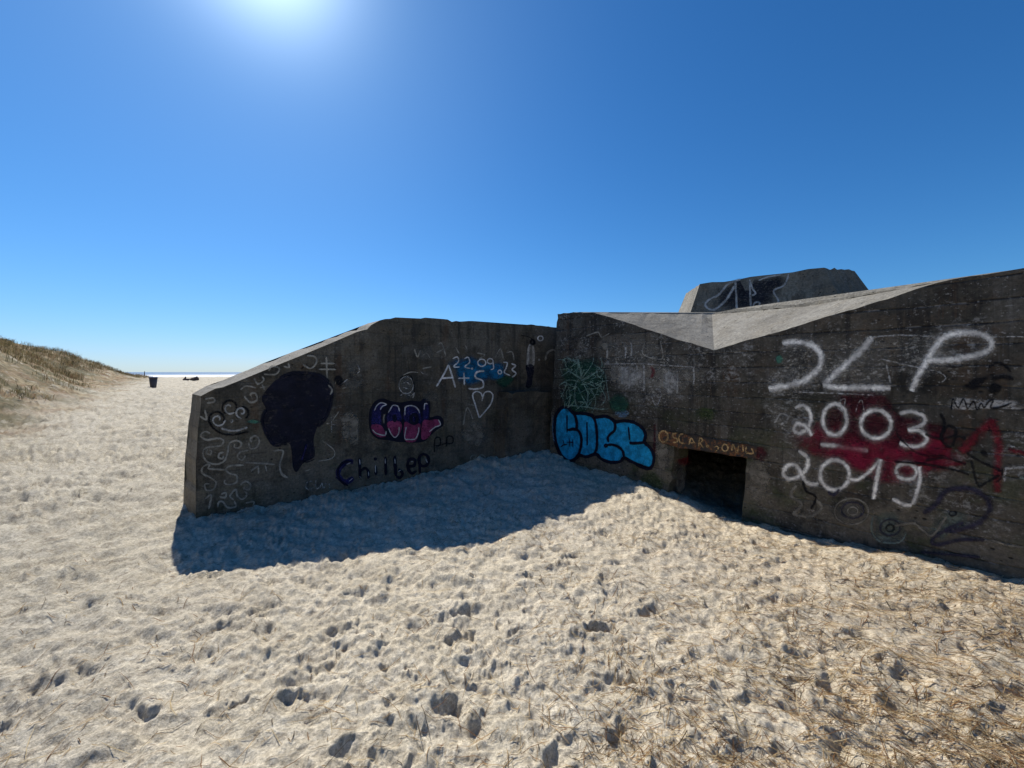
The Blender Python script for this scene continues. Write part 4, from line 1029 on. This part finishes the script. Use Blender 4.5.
for r in radii:
    row = [bm.verts.new((r * math.sin(a), r * math.cos(a), -2.0 - (.0 if r < 20000 else 6))) for a in [2 * math.pi * i / 96 for i in range(96)]]
    if prev:
        for i in range(96): bm.faces.new((prev[i], prev[(i + 1) % 96], row[(i + 1) % 96], row[i]))
    prev = row
bmesh.ops.recalc_face_normals(bm, faces=bm.faces[:])
for f in bm.faces:
    if f.normal.z < 0: f.normal_flip()
tag(obj('sea', bm, sea_material()), 'blue sea with white surf at the end of the beach', 'sea', kind='structure')

# ------------------------------------------------------------------ straw litter on the sand, marram on the dune
def blades_mesh(name, mats, items):
    """items: list of (point list, width, material index): thin curved blades as strips"""
    vs, fs, mi = [], [], []
    for pts, w, m in items:
        pts = [Vector(p) for p in pts]; b = len(vs); k = len(pts)
        d = pts[-1] - pts[0]; s = Vector((-d.y, d.x, 0)); s = (s.normalized() if s.length > 1e-5 else Vector((1, 0, 0)))
        for i, p in enumerate(pts):
            ww = w * (.5 if i in (0, k - 1) else 1) * .5; vs.append(p - s * ww); vs.append(p + s * ww)
        for i in range(k - 1): fs.append((b + 2 * i, b + 2 * i + 1, b + 2 * i + 3, b + 2 * i + 2)); mi.append(m)
    me = bpy.data.meshes.new(name); me.from_pydata([tuple(v) for v in vs], [], fs)
    for m in mats: me.materials.append(m)
    me.polygons.foreach_set('material_index', mi); me.update()
    o = bpy.data.objects.new(name, me); COL.objects.link(o); return o

M_ST = [dry_leaf('straw_pale', (.50, .40, .24), 12), dry_leaf('straw_tan', (.36, .25, .13), 12), dry_leaf('straw_brown', (.19, .105, .05), 12), dry_leaf('straw_dark', (.07, .05, .034), 12)]
rnd = random.Random(5); cand = []
for i in range(80000):
    px = rnd.uniform(-120, 1150); py = rnd.uniform(465, 860) ** 1.0
    d = EYE * F / (py - HY); x = (px - CX) / F * d; y = d
    if d > 7.5: continue
    dens = .045 + .955 * max(0, min(1, (x + .6) / 3.4)) ** 1.3 + (.35 if y > 3.4 and x > -1 else 0)
    clump = .5 + .5 * math.sin(x * 5.1 + 2 * math.sin(y * 3.3)) * math.sin(y * 4.7 + 1.3 * math.sin(x * 2.9))
    if rnd.random() > dens * (.35 + .65 * clump): continue
    q_ = Vector((x, y, 0)); 
    if (q_ - PF.p).dot(nF) < .03: continue
    if (q_ - PW.p).dot(nW) < .03 and x > -3.7: continue
    cand.append((x, y))
cand = cand[:19000]
for i in range(1500):
    if rnd.random() < .6: t_ = rnd.uniform(-2.2, 2.9); q_ = PF.p - DF * t_ + nF * abs(rnd.gauss(.02, .10))
    else: t_ = rnd.uniform(.1, 4.6); q_ = PW.p + DW * t_ + nW * abs(rnd.gauss(.02, .10))
    if math.sin(t_ * 5) + rnd.random() > .2: cand.append((q_.x, q_.y))
xs, ys, meta = [], [], []
for x, y in cand:
    L = rnd.choice([rnd.uniform(.015, .05), rnd.uniform(.02, .07), rnd.uniform(.03, .10), rnd.uniform(.08, .22)]); a = rnd.gauss(-.55, .45) if (x > .8 and rnd.random() < .6) else rnd.uniform(0, 6.28)
    cur = rnd.uniform(-.5, .5); lift = 0 if rnd.random() < .985 else rnd.uniform(.01, .06)
    px_ = [(x, y)]; aa = a
    for s in range(3): aa += cur * .5; px_.append((px_[-1][0] + math.cos(aa) * L / 3, px_[-1][1] + math.sin(aa) * L / 3))
    meta.append((lift, L)); xs += [p[0] for p in px_]; ys += [p[1] for p in px_]
zs = ground_z(np.array(xs), np.array(ys)); items = []
for i, (lift, L) in enumerate(meta):
    pts = [(xs[4 * i + j], ys[4 * i + j], zs[4 * i + j] + .005 + lift * j / 3) for j in range(4)]
    zm = max(zs[4 * i:4 * i + 4])
    if rnd.random() < .5: pts = [(p[0], p[1], max(p[2], zm - .012 + .004 * j)) for j, p in enumerate(pts)]
    d = math.hypot(pts[0][0], pts[0][1])
    items.append((pts, rnd.uniform(.0013, .0030) * (1 + .12 * d), rnd.choices([0, 1, 2, 3], [3, 5, 4, 1.2])[0]))
tag(blades_mesh('straw_litter', M_ST, items), 'dry straw and grass stems scattered over the sand', 'straw', kind='stuff')

M_GR = [dry_leaf('marram_olive', (.135, .115, .055)), dry_leaf('marram_tan', (.26, .20, .115)), dry_leaf('marram_dark', (.075, .068, .036)), dry_leaf('marram_rust', (.19, .115, .07))]
items = []; pts0 = []
for i in range(24000):
    u = rnd.uniform(14, 95) if rnd.random() < .85 else rnd.uniform(-30, 14); v = 3.6 + 9.5 * rnd.random() ** .8
    if u > 66 and rnd.random() < .55: continue
    x = u * U[0] + v * V2[0]; y = u * U[1] + v * V2[1]
    den = float(fbm(np.array([x * .33]), np.array([y * .33]), 3)[0]) + .06 * (v - 5.0)
    if den < -.02 + .22 * rnd.random(): continue
    pts0.append((x, y, den, v))
pts0 = pts0[:10000]
gzs = ground_z(np.array([p[0] for p in pts0]), np.array([p[1] for p in pts0]))
for (x, y, den, v), zz in zip(pts0, gzs):
    near = math.hypot(x, y); nb = 9
    tone = rnd.choices([0, 1, 2, 3], [4, 4, 2.2, 1.6 if v < 6 else .6])[0]
    hgt = rnd.uniform(.14, .36) * (1 + .6 * max(0, den)) * (1 if v > 5 else .6)
    for b in range(nb):
        a = rnd.uniform(0, 6.28); l = hgt * rnd.uniform(.6, 1.1); lean = l * rnd.uniform(.25, .8)
        x0 = x + rnd.gauss(0, .12); y0 = y + rnd.gauss(0, .12)
        items.append(([(x0, y0, zz - .05), (x0 + math.cos(a) * lean * .35, y0 + math.sin(a) * lean * .35, zz + l * .62), (x0 + math.cos(a) * lean, y0 + math.sin(a) * lean, zz + l * .85)],
                      rnd.uniform(.009, .018), tone if rnd.random() < .75 else rnd.randrange(4)))
tag(blades_mesh('dune_grass', M_GR, items), 'olive and tan marram grass growing on the dune at the left', 'dune grass', kind='stuff')

# ------------------------------------------------------------------ far things on the beach
def lathe(bm, prof, c, seg=20, mi=0, wob=0):
    rows = []
    for r, z in prof: rows.append([bm.verts.new((c[0] + r * math.cos(2 * math.pi * i / seg) * (1 + wob * math.sin(i * 2.7)), c[1] + r * math.sin(2 * math.pi * i / seg), c[2] + z)) for i in range(seg)])
    for a, b in zip(rows, rows[1:]):
        for i in range(seg): f = bm.faces.new((a[i], a[(i + 1) % seg], b[(i + 1) % seg], b[i])); f.material_index = mi
    bm.faces.new(rows[0][::-1]).material_index = mi; bm.faces.new(rows[-1]).material_index = mi
def spot(px, py_base, d0):
    """ground point seen in that column: march out until the ground meets the sight line"""
    best = None
    for i in range(400):
        d = d0 * (.5 + i * .005); x = (px - CX) / F * d; z = gz(x, d); y = HY - (z - EYE) * F / d
        e = abs(y - py_base)
        if best is None or e < best[0]: best = (e, x, d, z)
    return Vector(best[1:])
bp = spot(153.3, 387, 26); print('bin', bp)
bin_ = empty('litter_bin', bp, 'dark tapered litter bin with a pale bag, standing alone on the beach', 'bin')
s_ = bp.y / 26.6 * .82
M_BIN = plain('bin_plastic', (.065, .055, .055), .6, .2); M_BAG = plain('bag_film', (.62, .62, .66), .5, .1); M_RIM = plain('bin_rim_plastic', (.085, .065, .07), .55, .2)
bm = bmesh.new(); lathe(bm, [(.19 * s_, -.05), (.20 * s_, 0), (.205 * s_, .02), (.27 * s_, .74 * s_), (.25 * s_, .742 * s_), (.20 * s_, .3 * s_)], bp, 24); obj('body', bm, M_BIN, bin_, True)
bm = bmesh.new(); lathe(bm, [(.272 * s_, .735 * s_), (.30 * s_, .735 * s_), (.305 * s_, .80 * s_), (.285 * s_, .805 * s_), (.27 * s_, .74 * s_)], bp, 24); obj('rim', bm, M_RIM, bin_, True)
bm = bmesh.new(); lathe(bm, [(.26 * s_, .76 * s_), (.28 * s_, .83 * s_), (.22 * s_, .88 * s_), (.10 * s_, .87 * s_), (.05 * s_, .93 * s_)], bp, 16, wob=.12); obj('bag', bm, M_BAG, bin_, True)

def log(bm, a, b, r0, r1, seg=9):
    a = Vector(a); b = Vector(b); d = (b - a).normalized(); s = d.orthogonal().normalized(); t = d.cross(s); rows = []
    for k_ in range(5):
        f = k_ / 4; r = r0 + (r1 - r0) * f; c = a.lerp(b, f) + s * .02 * math.sin(k_ * 2)
        rows.append([bm.verts.new(c + (s * math.cos(2 * math.pi * i / seg) + t * math.sin(2 * math.pi * i / seg)) * r * (1 + .12 * math.sin(i * 3 + k_))) for i in range(seg)])
    for p, q_ in zip(rows, rows[1:]):
        for i in range(seg): bm.faces.new((p[i], p[(i + 1) % seg], q_[(i + 1) % seg], q_[i]))
    bm.faces.new(rows[0][::-1]); bm.faces.new(rows[-1])
M_WOOD = plain('drift_timber', (.085, .055, .045), .85, .4, 5)
hp = spot(190, 380.5, 36); print('heap', hp); s_ = hp.y / 36
bm = bmesh.new(); X0, Y0, Z0 = hp
for a, b, r0, r1 in (((-.62, 0, .06), (.62, .1, .10), .10, .13), ((-.5, .2, .05), (.3, -.1, .10), .09, .08), ((.05, .1, .12), (.62, .05, .24), .11, .14), ((-.42, 0, .0), (-.46, .05, .36), .06, .05), ((.3, -.2, .08), (.66, .2, .14), .12, .12), ((-.66, .1, .05), (-.56, .1, .24), .05, .06)):
    log(bm, hp + Vector(a) * s_, hp + Vector(b) * s_, r0 * s_, r1 * s_)
tag(obj('driftwood_heap', bm, M_WOOD, None, True), 'low dark heap of driftwood lying on the open beach near the surf', 'driftwood')

def post(px, py0, py1, d0, label):
    p = spot(px, py0, d0); h = (py0 - py1) * p.y / F; bm = bmesh.new(); r = .35 * p.y / F
    log(bm, p - Vector((0, 0, .2)), p + Vector((.01, 0, h)), r, r * .8); lathe(bm, [(r * 1.15, h - .02), (r * 1.2, h + .02), (r * .5, h + .05)], p, 9)
    tag(obj('wooden_post', bm, M_WOOD, None, True), label, 'post', 'dark posts beyond the beach'); print('post', p)
post(144.5, 376, 371.5, 60, 'tiny dark post standing on the far beach crest beside the sea')
post(63.5, 360.5, 357, 32, 'tiny dark post standing on the grassy dune crest')

# ------------------------------------------------------------------ sky, sun, camera
world = bpy.data.worlds.new('World'); SC.world = world; world.use_nodes = True
nt = world.node_tree; nt.nodes.clear(); n = N(nt)
out = nt.nodes.new('ShaderNodeOutputWorld'); bg = nt.nodes.new('ShaderNodeBackground')
sky = nt.nodes.new('ShaderNodeTexSky'); sky.sky_type = 'NISHITA'; sky.sun_disc = False
sky.sun_elevation = SUN_EL; sky.sun_rotation = SUN_AZ % (2 * math.pi); sky.air_density = 1.0; sky.dust_density = .15; sky.ozone_density = 3.0
sc_ = nt.nodes.new('ShaderNodeSeparateColor'); cc_ = nt.nodes.new('ShaderNodeCombineColor'); nt.links.new(sky.outputs[0], sc_.inputs[0])
for i, (gn, pw, kk) in enumerate(((.53, 1.45, 3.55), (1.0, 1.22, 2.05), (1.58, 1.15, 1.52))):
    xx = n.math('MULTIPLY', n.math('POWER', n.math('MULTIPLY', sc_.outputs[i], gn * .0634), pw), kk)
    nt.links.new(n.math('DIVIDE', n.math('MULTIPLY', xx, 1 / .0634), n.math('ADD', 1.0, n.math('MULTIPLY', xx, (.38, .40, .18)[i]))), cc_.inputs[i])
tint = cc_.outputs[0]
# the sun's aureole: forward scattering round the sun's direction
tc = nt.nodes.new('ShaderNodeTexCoord'); vd = nt.nodes.new('ShaderNodeVectorMath'); vd.operation = 'DOT_PRODUCT'
nt.links.new(tc.outputs['Generated'], vd.inputs[0]); vd.inputs[1].default_value = SUN_DIR
ct = n.math('MAXIMUM', vd.outputs['Value'], 0.0)
au = n.math('ADD', n.math('MULTIPLY', n.math('ADD', n.math('POWER', ct, 110.0), n.math('MULTIPLY', n.math('POWER', ct, 260.0), 1.5)), 8.0), n.math('MULTIPLY', n.math('POWER', ct, 12.0), 1.3))
glow = n.mix(1.0, n.mix(0.0, (.85, 1.0, 1.05), (1, 1, 1)), (0, 0, 0), 'ADD')
gm = nt.nodes.new('ShaderNodeVectorMath'); gm.operation = 'SCALE'; nt.links.new(glow, gm.inputs[0]); nt.links.new(au, gm.inputs['Scale'])
tot = n.mix(1.0, tint, gm.outputs[0], 'ADD')
nt.links.new(tot, bg.inputs['Color']); bg.inputs['Strength'].default_value = .046
nt.links.new(bg.outputs[0], out.inputs[0])

sl = bpy.data.lights.new('sun', 'SUN'); sl.energy = 5.0; sl.angle = math.radians(.53); sl.color = (1.0, .95, .87)
so = bpy.data.objects.new('sun', sl); COL.objects.link(so); so.rotation_euler = (-SUN_DIR).to_track_quat('-Z', 'Y').to_euler(); so.location = SUN_DIR * 60

cam = bpy.data.cameras.new('camera'); cam.sensor_width = 36; cam.lens = F / 1024 * 36; cam.shift_y = -(384 - HY) / 1024
cam.clip_start = .05; cam.clip_end = 60000
cobj = bpy.data.objects.new('camera', cam); COL.objects.link(cobj); cobj.location = CAM; cobj.rotation_euler = (math.radians(90), 0, 0)
SC.camera = cobj

SC.view_settings.view_transform = 'Standard'; SC.view_settings.look = 'None'; SC.view_settings.gamma = 1; SC.view_settings.exposure = .40
SC.view_settings.use_curve_mapping = False
SC.cycles.transparent_max_bounces = 48; SC.cycles.max_bounces = 6; SC.cycles.use_denoising = True
